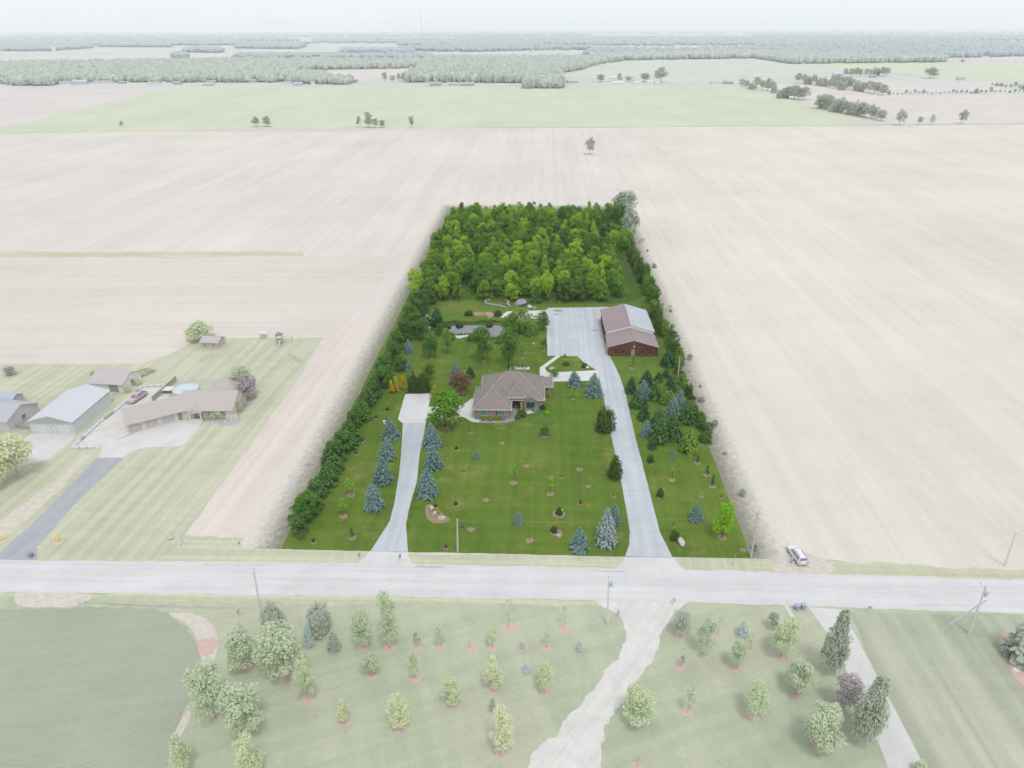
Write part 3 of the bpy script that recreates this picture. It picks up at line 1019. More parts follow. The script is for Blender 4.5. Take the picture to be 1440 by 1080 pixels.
# ------------------------------------------------------------------ the property's plants
G1 = 'blue spruces lining the west driveway'
for x, y, t, w, lab in [(527, 714, 677, 25, 'large blue spruce left of the narrow driveway, nearest the road'),
                        (539.5, 677, 640, 26, 'blue spruce left of the narrow driveway, second from the road'),
                        (545, 644, 614, 25, 'blue spruce left of the narrow driveway, third from the road'),
                        (549.5, 615, 584, 22, 'blue spruce left of the narrow driveway, beside the square parking pad'),
                        (601.5, 695, 656, 28, 'full blue spruce right of the narrow driveway, above the rock bed'),
                        (610, 657, 624, 24, 'blue spruce right of the narrow driveway, middle one of three'),
                        (608, 627, 592, 24, 'blue spruce right of the narrow driveway, below the big maple')]:
    ptree('blue_spruce', 'spruce', x, y, t, w, L_spruce, lab, group=G1)
G2 = 'blue spruces standing about the lawn'
for x, y, t, w, mt, lab in [(814, 771, 739, 26, L_spruce, 'rounded blue spruce on the front lawn beside a greyish taller one'),
                            (852, 763, 713, 31, L_spruce_g, 'tall thin greyish spruce beside the wide driveway entrance'),
                            (863, 734, 704, 18, L_spruce, 'blue spruce partly hidden behind the greyish tall spruce'),
                            (978, 730, 707, 21, L_spruce, 'small blue spruce on the lawn east of the wide driveway'),
                            (729, 735, 719, 13, L_spruce, 'little blue spruce in the middle of the front lawn'),
                            (670, 643, 632, 9, L_spruce, 'tiny blue spruce on the lawn in front of the house'),
                            (835, 555, 523, 25, L_spruce, 'blue spruce at the driveway end of the white side walk'),
                            (808, 542, 520, 19, L_spruce, 'blue spruce on the white side walk, next to the house'),
                            (575, 496, 476, 13, L_spruce, 'slim blue spruce on the back lawn by the hedge, upper one'),
                            (573, 520, 502, 12, L_spruce, 'slim blue spruce on the back lawn by the hedge, lower one'),
                            (640, 528, 505, 14, L_spruce, 'blue spruce behind the rust coloured tree'),
                            (904, 559, 532, 19, L_spruce, 'blue spruce among green ones south of the barn'),
                            (944, 586, 556, 20, L_spruce, 'thick blue spruce in the east evergreen cluster'),
                            (956, 574, 546, 16, L_spruce, 'blue spruce behind another in the east evergreen cluster'),
                            (908, 612, 589, 15, L_spruce, 'pointed blue spruce at the driveway edge of the evergreen cluster'),
                            (946, 640, 632, 9, L_spruce, 'dwarf blue spruce on the lawn below the evergreen cluster')]:
    ptree('blue_spruce', 'spruce', x, y, t, w, mt, lab, group=G2)
G3 = 'evergreens in the east cluster'
LABC = 'green evergreen tree in the crowded cluster between wide driveway and east hedge'
for x, y, t, w, mt in [(887, 552, 528, 18, L_pine_d), (909, 541, 519, 20, L_pine_d), (926, 536, 522, 14, L_pine_d), (921, 561, 533, 20, L_pine),
                       (942, 549, 525, 19, L_pine_d), (894, 572, 547, 21, L_pine), (966, 594, 563, 25, L_pine),
                       (905, 590, 556, 18, L_pine_d), (925, 600, 570, 26, L_pine), (926, 621, 584, 27, L_pine), (950, 618, 588, 24, L_pine),
                       (917, 630, 614, 14, L_pine_d), (945, 604, 580, 20, L_pine), (936, 530, 517, 12, L_pine_d)]:
    ptree('evergreen_tree', 'pine', x, y, t, w, mt, LABC, group=G3)
ptree('evergreen_tree', 'pine', 968, 634, 600, 28, L_pine_y, 'bushy yellow green evergreen at the low end of the east cluster')
ptree('round_tree', 'bush', 937, 566, 543, 21, L_pine_y, 'round yellow green bushy tree inside the east evergreen cluster')
ptree('evergreen_tree', 'pine', 938, 514, 490, 21, L_pine_d, 'dark spreading evergreen at the corner of the brown barn')
ptree('evergreen_bush', 'bush', 850.5, 604, 569, 27, L_dark, 'large dark rounded evergreen at the wide driveway, uphill one', 'bush')
ptree('evergreen_bush', 'bush', 864, 671, 641, 20, L_dark, 'dark rounded evergreen at the wide driveway, lower one', 'bush')
# individual shade trees
for nm, sh, x, y, t, w, mt, lab in [
    ('maple_tree', 'round', 626, 601, 545, 56, L_maple, 'big green maple beside the parking pad and garage'),
    ('rust_leaved_tree', 'round', 648, 553, 521, 35, L_rust, 'rust brown leaved small tree behind the garage'),
    ('dark_conifer', 'pine', 661, 530, 514, 16, L_dark, 'small dark conifer behind the house beside the rust tree'),
    ('shade_tree', 'round', 679, 507, 455, 34, L_grove_d, 'broad dark green tree below the white pond beach'),
    ('shade_tree', 'vase', 715.5, 517, 466, 38, L_grove_d, 'upright vase shaped tree behind the house roof'),
    ('willow_tree', 'round', 731, 468, 430, 38, L_willow, 'large pale feathery tree at the end of the pond'),
    ('shade_tree', 'oval', 714.5, 470, 443, 22, L_grove, 'medium green tree at the pond edge before the feathery one'),
    ('shade_tree', 'round', 763, 464, 436, 21, L_grove_d, 'dark round lollipop tree at the corner of the concrete yard'),
    ('young_tree', 'young', 764, 493, 475, 13, L_dark, 'small reddish green tree at the edge of the concrete yard'),
    ('young_tree', 'young', 735, 502, 483, 11, L_grove, 'slim young tree on the lawn behind the house'),
    ('shade_tree', 'round', 605, 503, 467, 26, L_grove_d, 'spreading dark tree with low limbs on the back lawn'),
    ('shade_tree', 'oval', 629, 498, 462, 17, L_willow, 'thin light green tree on the back lawn'),
    ('shade_tree', 'round', 604, 534, 510, 19, L_grove_d, 'leaning green tree behind the dark evergreen pair'),
    ('dark_conifer', 'bush', 582, 549, 522, 17, L_dark, 'dark greyish evergreen beside the gold shrubs', ),
    ('dark_conifer', 'bush', 596, 550, 519, 20, L_dark, 'dark evergreen of the pair near the parking pad, inner one'),
    ('young_tree', 'round', 779, 529, 518, 14, L_maple, 'small leafy tree at the east corner of the house'),
    ('young_tree', 'young', 806, 561, 541, 11, L_young, 'bright young tree on mulch beside the white walk'),
    ('young_tree', 'oval', 1015, 756, 707, 30, L_lime, 'lime green young tree on the lawn near the road corner pole'),
    ('young_tree', 'round', 765.5, 613, 597, 16, L_grove_d, 'small dark rounded tree on mulch in front of the house'),
    ('young_tree', 'oval', 890.5, 517, 499, 7, L_grove, 'slim little tree in front of the brown barn wall'),
    ('leafy_tree', 'oval', 546, 545, 512, 24, L_grove_d, 'bright rounded tree in the hedge row beside the gold shrubs'),
    ('garden_conifer', 'bush', 659.5, 443, 435, 12, L_dark, 'round dark shrub at the left end of the dirt mound'),
    ('garden_conifer', 'bush', 700.5, 444, 435, 11, L_dark, 'round dark shrub at the right end of the dirt mound'),
    ('garden_conifer', 'pine', 600, 456, 429, 18, L_pine_d, 'dark evergreen behind the green garden ornament'),
    ('garden_conifer', 'pine', 615, 458, 430, 21, L_pine_d, 'wide dark evergreen right of the green garden ornament'),
    ('garden_bush', 'bush', 796, 513, 508, 10, L_dark, 'low dark bush in the triangle lawn', ),
    ('garden_bush', 'bush', 822, 516, 510, 9, L_dark, 'low dark bush beside the white stones of the triangle lawn'),
    ('gold_shrub', 'cone', 551, 553, 535, 11, L_yellow, 'gold conical shrub beside the hedge, outer one of three'),
    ('gold_shrub', 'cone', 558, 551, 529, 11, L_yellow, 'gold conical shrub beside the hedge, middle one of three'),
    ('gold_shrub', 'cone', 567.5, 548, 526, 11, L_yellow, 'tallest gold conical shrub, beside the dark evergreen pair'),
    ('gold_shrub', 'cone', 612, 554, 542, 10, L_yellow, 'gold shrub at the corner of the parking pad behind the maple'),
    ('house_bush', 'ball', 673, 588, 580.5, 10, L_teal, 'blue green ball shrub at the outer corner of the garage front'),
    ('house_bush', 'ball', 680, 590, 584, 7, L_olive, 'yellow green ball shrub before the garage wall, next to the outer corner'),
    ('house_bush', 'ball', 690, 590.5, 584, 8, L_olive, 'middle yellow green ball shrub before the garage wall'),
    ('house_bush', 'ball', 699.5, 590.5, 584, 7.5, L_olive, 'yellow green ball shrub before the garage wall, nearest the entry walk'),
    ('house_bush', 'ball', 708, 589, 581, 10, L_teal, 'blue green ball shrub beside the entry walk'),
    ('house_bush', 'ball', 753.5, 578, 568.5, 11, L_teal, 'blue green ball shrub under the picture window'),
    ('house_bush', 'bush', 762, 575, 567, 9, L_dark, 'dark bush at the front right corner of the house'),
    ('house_bush', 'bush', 767, 557, 545, 10, L_olive, 'yellow green bush along the right side of the house'),
    ('house_bush', 'bush', 734, 585, 575, 12, L_hedge, 'loose flowering bush beside the entry walk'),
    ('house_bush', 'bush', 728, 588, 582, 9, L_hedge, 'low spreading bush beside the curved entry walk'),
    ('house_bush', 'bush', 770, 582, 578, 8, L_lime, 'low bright ground shrub right of the picture window'),
    ('shrub', 'bush', 786, 723, 713, 10, L_dark, 'dark shrub beside the upper white rock on the front lawn'),
    ('shrub', 'bush', 779, 748, 739, 9, L_dark, 'dark shrub beside the lower white rock on the front lawn'),
    ('shrub', 'bush', 949, 758, 745, 14, L_dark, 'dark shrub behind the long white rock by the driveway'),
    ('shrub', 'bush', 914.5, 650, 638, 10, L_dark, 'dark mulched shrub east of the driveway, uphill of its twin'),
    ('shrub', 'bush', 928, 698, 686, 10, L_dark, 'dark mulched shrub east of the driveway, downhill of its twin'),
    ('shrub', 'cone', 495.5, 755, 741, 10, L_pine, 'grey green conical shrub on mulch in the west corner lawn'),
    ('young_conifer', 'cone', 981, 650, 639, 8, L_pine, 'young conical evergreen east lawn, uphill of three on mulch'),
    ('young_conifer', 'cone', 994, 667, 654, 9, L_pine, 'young conical evergreen east lawn, middle of three on mulch'),
    ('young_conifer', 'cone', 1001.5, 683, 667, 8, L_pine, 'young narrow evergreen east lawn, lowest of three on mulch'),
    ('young_tree', 'young', 494, 696, 669, 17, L_young, 'light green young tree on mulch between hedge and spruces, uphill one'),
    ('young_tree', 'young', 483, 726, 701, 16, L_young, 'light green young tree on mulch between hedge and spruces, lower one'),
]:
    cat = 'bush' if 'bush' in nm or 'shrub' in nm else 'tree'
    ptree(nm, sh, x, y, t, w, mt, lab, cat)
G4 = 'saplings on the front lawn'
for x, y, t, w, mt in [(722.5, 679, 651, 15, L_young), (774, 695, 669, 17, L_young), (740, 655, 638, 9, L_grove), (815, 660, 643, 9, L_grove), (827.5, 684, 665, 9, L_grove),
                       (683.5, 703, 683, 8, L_grove_d), (661.5, 744, 720, 12, L_grove), (706, 623, 604, 9, L_grove), (945, 675, 657, 11, L_young), (745, 760, 738, 13, L_grove),
                       (755, 514, 500, 7, L_lime), (986.5, 699, 689, 7, L_lime)]:
    ptree('sapling', 'sparse', x, y, t, w, mt, 'thin sapling with few leaves on a tan mulch ring in the green lawn', 'sapling', G4)
G5 = 'tiny shrubs dotted over the lawn'
for x, y in [(661, 607), (642, 632), (652, 664), (791, 671), (816, 708), (863, 697.5), (627, 776.5), (441, 762), (501, 638), (510, 620), (529, 588), (545, 577), (947, 739), (1014, 699), (545, 592),
             (627, 770), (794, 503), (641, 710)]:
    if (x, y) == (627, 776.5): continue
    ptree('tiny_shrub', 'bush', x, y, y - 5.5, 5, rnd.choice([L_olive, L_dark, L_rust]), 'tiny newly planted shrub on a small tan mulch ring', 'shrub', G5)
    mulch(x, y + .5, 8 if y > 600 else 6)
for x, y, w in [(722.5, 679, 10), (774, 695, 10), (740, 655, 9), (815, 660, 9), (827.5, 684, 8), (683.5, 703, 9), (661.5, 744, 11), (706, 623, 8), (945, 675, 10), (745, 760, 12),
                (765.5, 614, 9), (627, 602, 9), (494, 696, 12), (483, 726, 12), (495.5, 756, 12), (981, 651, 10), (994, 668, 11), (1001.5, 684, 11), (914.5, 651, 10),
                (928, 698.5, 10), (1015, 756, 13), (1045, 774, 10), (786, 723, 18), (783, 750, 18), (978, 730, 17), (806, 561, 6), (680, 508, 7), (735, 503, 6), (764, 493, 6),
                (889, 518, 7), (648, 553, 13), (729, 735, 14), (648, 560, 5), (607, 504, 5), (630, 500, 4), (986.5, 699, 7)]:
    mulch(x, y, w)

# hedge row of evergreens down the west side
hl = [(427, 750), (448, 712), (470, 672), (490, 634), (510, 598), (529, 561), (545, 531), (560, 499), (577, 466), (592, 438), (607, 404), (622, 366), (640, 318)]
wp = [P(*p) for p in hl]
run = []
for a, b in zip(wp, wp[1:]):
    k = max(1, int(round((b - a).length / 2.45)))
    run += [a.lerp(b, i / k) for i in range(k)]
for i, p in enumerate(run):
    f = i / len(run)
    big = f > .45
    mt = rnd.choice([L_hedge, L_pine, L_hedge, L_grove_d] if f < .4 else [L_hedge, L_grove_d, L_dark, L_pine_d, L_grove])
    sh = rnd.choice(['cone', 'pine', 'cone', 'cone', 'grove'] if not big else ['grove', 'oval', 'cone', 'round', 'bush'])
    h = rnd.uniform(3.6, 5.9) * (1.25 if big else 1.0)
    off = Vector((rnd.uniform(-2.2, -.4) + (rnd.choice([0, 2.6]) if big else 0), rnd.uniform(-.5, .5), 0))
    plant('hedge_evergreen', sh, p + off, rnd.uniform(4.2, 5.8), h, mt, BARK, 'dark evergreen of the tall hedge row down the west edge of the lot', 'tree', 'hedge row along the west edge')
# thicket between the hedge and the pond
for x, y, t, w, mt in [(585, 470, 436, 30, L_grove_d), (572, 480, 446, 24, L_hedge), (595, 478, 446, 24, L_hedge), (578, 458, 425, 24, L_grove_d), (556, 508, 478, 22, L_hedge), (590, 452, 420, 22, L_hedge), (563, 522, 498, 20, L_grove_d)]:
    ptree('thicket_tree', 'round', x, y, t, w, mt, 'leafy dark tree of the thicket between west hedge and pond', group='thicket by the pond')
# ragged hedge down the east side
hr = [(873, 322), (884, 346), (895, 375), (908, 405), (921, 436), (935, 470), (948, 505), (962, 540), (979, 584), (1000, 630)]
wp = [P(*p) for p in hr]
run = []
for a, b in zip(wp, wp[1:]):
    k = max(1, int(round((b - a).length / 3.1)))
    run += [a.lerp(b, i / k) for i in range(k)]
for i, p in enumerate(run):
    f = i / len(run)
    h = rnd.uniform(3.0, 6.0) * (1.35 if .35 < f < .6 else 1.0) * (.62 if f > .8 else 1)
    plant('hedge_tree', rnd.choice(['bush', 'oval', 'round', 'bush']), p + Vector((rnd.uniform(-1.2, .6), 0, 0)), rnd.uniform(2.8, 4.4) * (.75 if f > .8 else 1), h,
          rnd.choice([L_grove, L_grove_d, L_hedge, L_dark]), BARK, 'leafy tree of the ragged hedge down the east edge of the lot', 'tree', 'hedge along the east edge')
for i in range(18):
    f = (i + rnd.random()) / 18
    p = P(895, 330).lerp(P(1060, 778), f) + Vector((rnd.uniform(.3, 2.2), 0, 0))
    q = rnd.uniform(.6, 1.9)
    plant('margin_bush', rnd.choice(['bush', 'round', 'young']), p, q * rnd.uniform(.9, 1.4), q, O_corner, BARK_P, 'pale grey green bush on the field edge outside the lot', 'bush', 'bushes on the east field edge')

# the grove at the back
A, B_, D_, E_ = P(574, 427), P(908, 424), P(640, 303), P(862, 303)
pts = []
tries = 0
while len(pts) < 292 and tries < 60000:
    tries += 1
    u, v = rnd.random(), rnd.random()
    p = (A.lerp(B_, u)).lerp(D_.lerp(E_, u), v)
    if u > .9 and v < .45: continue
    if v < .05 and .44 < u < .52: continue
    dmin = 4.15
    if all((p - q).length_squared > dmin * dmin for q in pts): pts.append(p)
for p in pts:
    k = rnd.random()
    mt, lab = ((L_grove, 'mid green leafy tree in the dense grove behind the pond') if k < .46 else
               (L_grove_y, 'bright yellow green leafy tree in the dense grove behind the pond') if k < .76 else
               (L_grove_d, 'dark green leafy tree in the dense grove behind the pond'))
    h = rnd.uniform(6.0, 9.2) * (.8 if (p - D_).dot(_w) > -9 else 1)
    plant('grove_tree', rnd.choice(['grove', 'grove', 'grove', 'grove', 'oval', 'vase']) if k < .93 else 'pine', p, rnd.uniform(5.0, 7.2) * (.75 if k >= .93 else 1), h, mt, BARK, lab, 'tree', 'grove behind the pond')
# undergrowth between the grove's trees
rg = np.random.default_rng(77)
uu = []
while len(uu) < 1500:
    u, v = rnd.random(), rnd.random()
    if u > .93 and v < .4: continue
    if v < .04: continue
    q = (A.lerp(B_, u)).lerp(D_.lerp(E_, u), v)
    uu.append((q.x, q.y))
uu = np.array(uu)
hh_ = rg.uniform(.8, 3.0, len(uu))
ps = []
for (x, y), h_ in zip(uu, hh_):
    d = rg.normal(0, 1, (26, 3)); d /= np.linalg.norm(d, axis=1)[:, None]; d[:, 2] = np.abs(d[:, 2])
    ps.append(leaf_quads(np.array([x, y, 0]) + d * np.array([1.1, 1.1, h_]), d, .26, rg))
V, F, T = join(ps)
tag(link(bpy.data.objects.new('undergrowth', npmesh('undergrowth', V, F, L_grove, T))), kind='stuff')
ptree('tall_tree', 'round', 876, 326, 264, 38, O_corner, 'tall pale tree at the back corner just outside the grove', bark=BARK_P)
ptree('tall_tree', 'oval', 866, 330, 282, 28, L_grove_d, 'tall dark tree at the back east corner of the grove')
ptree('tall_tree', 'oval', 884, 338, 290, 26, O_corner, 'pale tree against the back east corner, lower of two', bark=BARK_P)
for x, y, t, w in [(768, 297, 288, 12), (826, 298, 289, 14), (838, 299, 283, 12)]:
    ptree('edge_tree', 'round', x, y, t, w, O_corner, 'greyish tree on the back edge beyond the grove', group='trees behind the grove', bark=BARK_P)

# ------------------------------------------------------------------ plants south of the road
RM = M_redmulch
SG = 'young trees on red mulch rings'
south = [  # name, shape, x, y, top, width, material, label, mulch width
    ('broad_tree', 'round', 345, 939, 882, 62, O_mid, 'broad pale tree nearest the red mulch heap', 18),
    ('broad_tree', 'round', 402, 950, 872, 76, O_mid, 'widest pale tree, between the mulch heap and the narrow light tree', 20),
    ('broad_tree', 'round', 303, 1009, 930, 66, O_mid, 'broad pale tree at the edge of the grain crop', 14),
    ('broad_tree', 'round', 350, 1031, 952, 68, O_mid, 'broad pale tree beside the one at the grain crop edge', 18),
    ('light_tree', 'oval', 434, 985, 925, 35, O_light, 'narrow light green tree below the slim pale spruce', 17),
    ('broad_tree', 'round', 262, 1085, 1032, 36, O_light, 'light tree on the dirt strip by the grain crop', 0),
    ('broad_tree', 'round', 356, 1090, 1031, 48, O_light, 'rounded light tree at the frame edge below the broad pair', 0),
    ('leafy_tree', 'round', 511, 910, 856, 38, O_mid, 'rounded pale tree on red mulch right of the two grey roadside shrubs', 16),
    ('leafy_tree', 'oval', 548, 910, 832, 38, O_mid, 'taller pale tree on red mulch touching its rounded neighbour', 17),
    ('dark_sapling', 'young', 587, 909, 887, 14, O_plum, 'small purple leaved tree on red mulch beside the row of young trees', 14),
    ('young_tree', 'young', 620, 909, 875, 19, O_mid, 'young pale tree next to the small purple one', 14),
    ('sapling', 'sparse', 661, 911, 893, 10, O_mid, 'nearly bare sapling on red mulch between two young trees', 15),
    ('young_tree', 'young', 692.5, 910, 880, 21, O_light, 'young light tree on red mulch next to the bare sapling', 14),
    ('small_spruce', 'spruce', 735, 911, 900, 10, O_blue, 'tiny pale blue spruce on red mulch in the roadside row', 14),
    ('young_tree', 'young', 769, 911, 883, 14, O_light, 'slim light tree on red mulch between the two little spruces', 16),
    ('small_spruce', 'spruce', 816, 914, 897, 13, O_blue, 'small pale blue spruce on red mulch nearest the gravel drive', 15),
    ('thin_tree', 'sparse', 715, 883, 843, 24, O_grey, 'thin airy tree on red mulch close to the road verge', 21),
    ('thin_tree', 'sparse', 793, 885, 848, 17, O_grey, 'thin airy tree on red mulch nearer the roadside pole', 19),
    ('young_tree', 'round', 522, 951, 916, 31, O_mid, 'spreading pale tree on red mulch below the touching pair', 16),
    ('young_tree', 'oval', 584, 954, 917, 19, O_light, 'light upright tree on red mulch below the purple one', 17),
    ('young_tree', 'round', 636, 991, 950, 34, O_light, 'rounded light tree on red mulch in the middle of the planting', 16),
    ('young_tree', 'oval', 694, 967, 922, 34, O_lime, 'yellowish leafy tree on red mulch in the middle of the planting', 16),
    ('small_spruce', 'spruce', 740, 943, 931, 12, O_blue, 'little pale spruce on red mulch beside the yellowish leafy tree', 14),
    ('young_tree', 'oval', 766, 971, 931, 30, O_light, 'airy light tree on red mulch close to the gravel drive', 16),
    ('young_tree', 'round', 485, 1015, 983, 23, O_lime, 'small round yellowish tree on red mulch', 18),
    ('young_tree', 'oval', 563, 1025, 977, 37, O_lime, 'upright yellowish tree on red mulch beside the small round one', 17),
    ('small_spruce', 'cone', 693, 999, 981, 17, O_grey, 'squat grey green shrub on a wide red mulch ring', 18),
    ('young_tree', 'oval', 706, 1058, 995, 43, O_lime, 'largest yellowish tree on red mulch at the gravel drive', 17),
    ('leafy_tree', 'round', 897, 1018, 962, 56, O_light, 'spreading light tree overhanging the gravel drive', 12),
    ('dark_sapling', 'sparse', 896, 1078, 1064, 12, O_plum, 'tiny purple sapling on red mulch inside the drive bend', 16),
    ('leafy_tree', 'round', 958, 893, 858, 30, O_grey, 'airy grey tree at the mouth of the gravel drive', 18),
    ('leafy_tree', 'oval', 990, 921, 868, 31, O_mid, 'leafy pale tree beside the mouth of the gravel drive', 14),
    ('thin_tree', 'sparse', 1009, 893, 866, 18, O_grey, 'thin airy tree on red mulch near the gravel drive mouth', 9),
    ('small_spruce', 'spruce', 1044, 893, 869, 17, O_blue, 'pale spruce on red mulch between the drives', 16),
    ('young_tree', 'round', 1035, 940, 898, 27, O_mid, 'pale rounded tree on red mulch between the drives', 14),
    ('young_tree', 'young', 1054, 916, 887, 16, O_lime, 'small yellowish tree on red mulch beside the pale spruce', 9),
    ('dark_sapling', 'young', 957, 937, 917, 13, O_plum, 'dark purple sapling on red mulch east of the gravel drive', 15),
    ('leafy_tree', 'oval', 1098, 923, 864, 41, O_light, 'full light tree on red mulch left of the pair of columns', 16),
    ('leafy_tree', 'round', 1086, 884, 858, 20, O_grey, 'grey shrubby tree half hidden behind the full light one', 0),
    ('leafy_tree', 'round', 1120, 976, 926, 47, O_mid, 'rounded pale tree on red mulch left of the purple one', 14),
    ('young_tree', 'young', 967, 1002, 963, 22, O_mid, 'slim pale tree on red mulch alone on the lawn east of the drive', 16),
    ('young_tree', 'oval', 1059, 1008, 958, 38, O_light, 'light upright tree on red mulch south of the rounded pair', 17),
    ('leafy_tree', 'round', 1151, 1051, 986, 68, O_mid, 'wide pale tree on red mulch beside the larger column', 20),
    ('columnar_tree', 'column', 1165, 945, 857, 38, O_dark, 'tall columnar tree beside the concrete drive, road end', 0),
    ('columnar_tree', 'column', 1212, 1042, 950, 48, O_dark, 'tall columnar tree overlapping the concrete drive, south end', 0),
    ('plum_tree', 'round', 1184, 1001, 948, 46, O_plum, 'rounded purple leaved tree between the two columns', 0),
    ('garden_bush', 'bush', 1292, 1086, 1070, 22, O_light, 'small leafy bush on the edge of the concrete drive', 0),
    ('road_shrub', 'bush', 385, 879, 845, 32, O_grey, 'dark grey rounded shrub by the road, left of two', 0),
    ('road_shrub', 'bush', 451, 886, 842, 38, O_grey, 'dark grey rounded shrub by the road, larger right one', 0),
    ('pale_spruce', 'spruce', 435, 907, 865, 17, O_blue, 'slim tall pale blue spruce between grey shrub and wide tree', 0),
    ('pale_spruce', 'spruce', 338, 890, 873, 17, O_blue, 'short pale blue spruce rising behind the broad tree', 0),
    ('pale_spruce', 'spruce', 471, 912, 881, 19, O_grey, 'grey green spruce on red mulch below the larger grey shrub', 19),
    ('pine_tree', 'pine', 1438, 925, 855, 66, O_grey, 'large pale pine in the red mulch bed', 0),
]
for nm, sh, x, y, t, w, mt, lab, mw in south:
    ptree(nm, sh, x, y, t + (y - t) * .05, w * .92, mt, lab, 'shrub' if 'shrub' in nm or 'bush' in nm else 'tree', bark=BARK_P, z=-.03)
    if mw: mulch(x, y, mw, RM, -.024)
sheet('mulch_bed', [(1406, 895), (1425, 892), (1470, 900), (1480, 990), (1440, 965), (1420, 940)], RM, -.045, .15, .8, smooth=True)
sheet('mulch_heap', [(276, 902), (300, 897), (306, 905), (298, 918), (282, 922)], RM, -.03, .3, .6, smooth=True)

# ------------------------------------------------------------------ plants on the neighbour's land and in the fields
west = [
    ('lime_tree', 'round', 27, 672, 610, 62, O_lime, 'broad yellow green tree beside the blue metal barn'),
    ('lime_tree', 'round', -8, 690, 640, 40, O_lime, 'yellow green tree at the frame edge below the broad one'),
    ('field_tree', 'round', 282, 477, 448, 41, O_light, 'round light tree beside the little brick shed'),
    ('plum_tree', 'round', 350, 561, 524, 33, O_plum, 'round purple leaved tree at the end of the neighbour house'),
    ('leafy_tree', 'round', 343, 549, 512, 32, O_mid, 'green tree behind the round purple one'),
    ('dark_shrub', 'round', 16, 527, 514, 18, O_plum, 'dark purplish little tree on the neighbour back lawn'),
    ('front_bush', 'bush', 292, 588, 576, 14, O_mid, 'rounded bush below the left front window of the ranch house'),
    ('front_bush', 'bush', 301, 588, 574, 14, O_mid, 'rounded bush below the middle front of the ranch house'),
    ('front_bush', 'bush', 313, 588, 576, 12, O_mid, 'rounded bush near the right front corner of the ranch house'),
    ('side_bush', 'bush', 337, 578, 562, 12, O_mid, 'rounded bush at the end wall of the ranch house, front one'),
    ('side_bush', 'bush', 342, 571, 559, 11, O_mid, 'rounded bush at the end wall of the ranch house, back one'),
    ('clipped_bush', 'bush', 179, 552, 542, 9, O_lime, 'yellow green bush before the white shed gable, front one'),
    ('clipped_bush', 'bush', 194, 541, 530, 9, O_lime, 'yellow green bush at the back corner of the white shed'),
    ('low_bush', 'bush', 132, 526, 520, 10, O_mid, 'small low bush behind the brown roofed shed'),
    ('low_bush', 'bush', 205, 524, 516, 22, O_mid, 'spreading low shrub on the path behind the brown roofed shed'),
    ('roadside_flower', 'bush', 81, 762, 752, 8, O_yellow, 'small gold flowering bush in a ring by the blacktop'),
    ('roadside_flower', 'bush', 3, 760, 752, 8, O_yellow, 'small gold flowering bush across the blacktop'),
]
for nm, sh, x, y, t, w, mt, lab in west:
    ptree(nm, sh, x, y, t, w, mt, lab, 'shrub' if ('bush' in nm or 'shrub' in nm or 'flower' in nm) else 'tree', bark=BARK_P, z=-.1)
mulch(81, 762, 11, M_conc_s, -.024); mulch(3, 760, 11, M_conc_s, -.024)
fieldtrees = [
    ('field_tree', 'round', 829, 217, 191, 16, O_grey, 'lone tree standing in the bare field'),
    ('field_tree', 'round', 360, 178, 162, 13, O_grey, 'left one of a pair of trees on the field boundary'),
    ('field_tree', 'round', 376, 178, 161, 15, O_grey, 'right one of a pair of trees on the field boundary'),
    ('field_tree', 'oval', 505, 179, 163, 8, O_dark, 'short outer tree of the clump on the field boundary'),
    ('field_tree', 'oval', 518, 179.5, 157, 16, O_dark, 'tallest tree of the clump on the field boundary'),
    ('field_tree', 'oval', 528, 179.5, 166, 10, O_dark, 'low middle tree of the clump on the field boundary'),
    ('field_tree', 'round', 538, 179.5, 167, 11, O_dark, 'low end tree of the clump on the field boundary'),
    ('field_tree', 'vase', 579, 180, 163, 10, O_dark, 'flat topped vase shaped tree on the field boundary'),
    ('field_tree', 'oval', 171.5, 177.5, 169, 7, O_grey, 'small dark tree alone on the far west field boundary'),
    ('field_tree', 'oval', 1265, 176, 153, 15, O_grey, 'tree at the corner of the green and tan fields'),
    ('field_tree', 'round', 1293, 175, 163, 9, O_grey, 'small round tree on the east field boundary'),
    ('field_tree', 'oval', 1310, 175, 161, 9, O_light, 'light small tree on the east field boundary'),
    ('field_tree', 'round', 1352, 174, 152, 14, O_grey, 'thin tree on the east field boundary'),
    ('farm_tree', 'round', 929, 116, 91, 21, O_grey, 'large round tree at the white farmstead'),
    ('farm_tree', 'round', 845, 115, 102, 15, O_grey, 'round dark tree at the left end of the white farmstead'),
    ('farm_tree', 'oval', 871, 115, 103, 9, O_grey, 'tree between the white barns'),
    ('farm_tree', 'round', 884, 115, 105, 11, O_mid, 'low tree beside the long white barn'),
    ('farm_tree', 'round', 906, 115, 100, 19, O_grey, 'wide tree before the large round one at the farmstead'),
    ('farm_tree', 'round', 1308, 110, 91, 22, O_grey, 'big round tree in the pale pasture by the lane'),
    ('farm_tree', 'oval', 541, 115, 101, 9, O_grey, 'upright tree on the tan field edge, tallest of four'),
    ('farm_tree', 'oval', 552, 115, 105, 9, O_grey, 'tree on the tan field edge, second of four'),
    ('farm_tree', 'oval', 561, 114, 102, 7, O_grey, 'slim tree on the tan field edge, third of four'),
    ('farm_tree', 'oval', 567, 114, 102, 7, O_grey, 'slim tree on the tan field edge next to the wood'),
    ('farm_tree', 'round', 1353, 88, 82, 8, O_grey, 'small tree on the far pasture'),
]
for nm, sh, x, y, t, w, mt, lab in fieldtrees:
    ptree(nm, sh, x, y, t, w, mt, lab, bark=BARK_P)
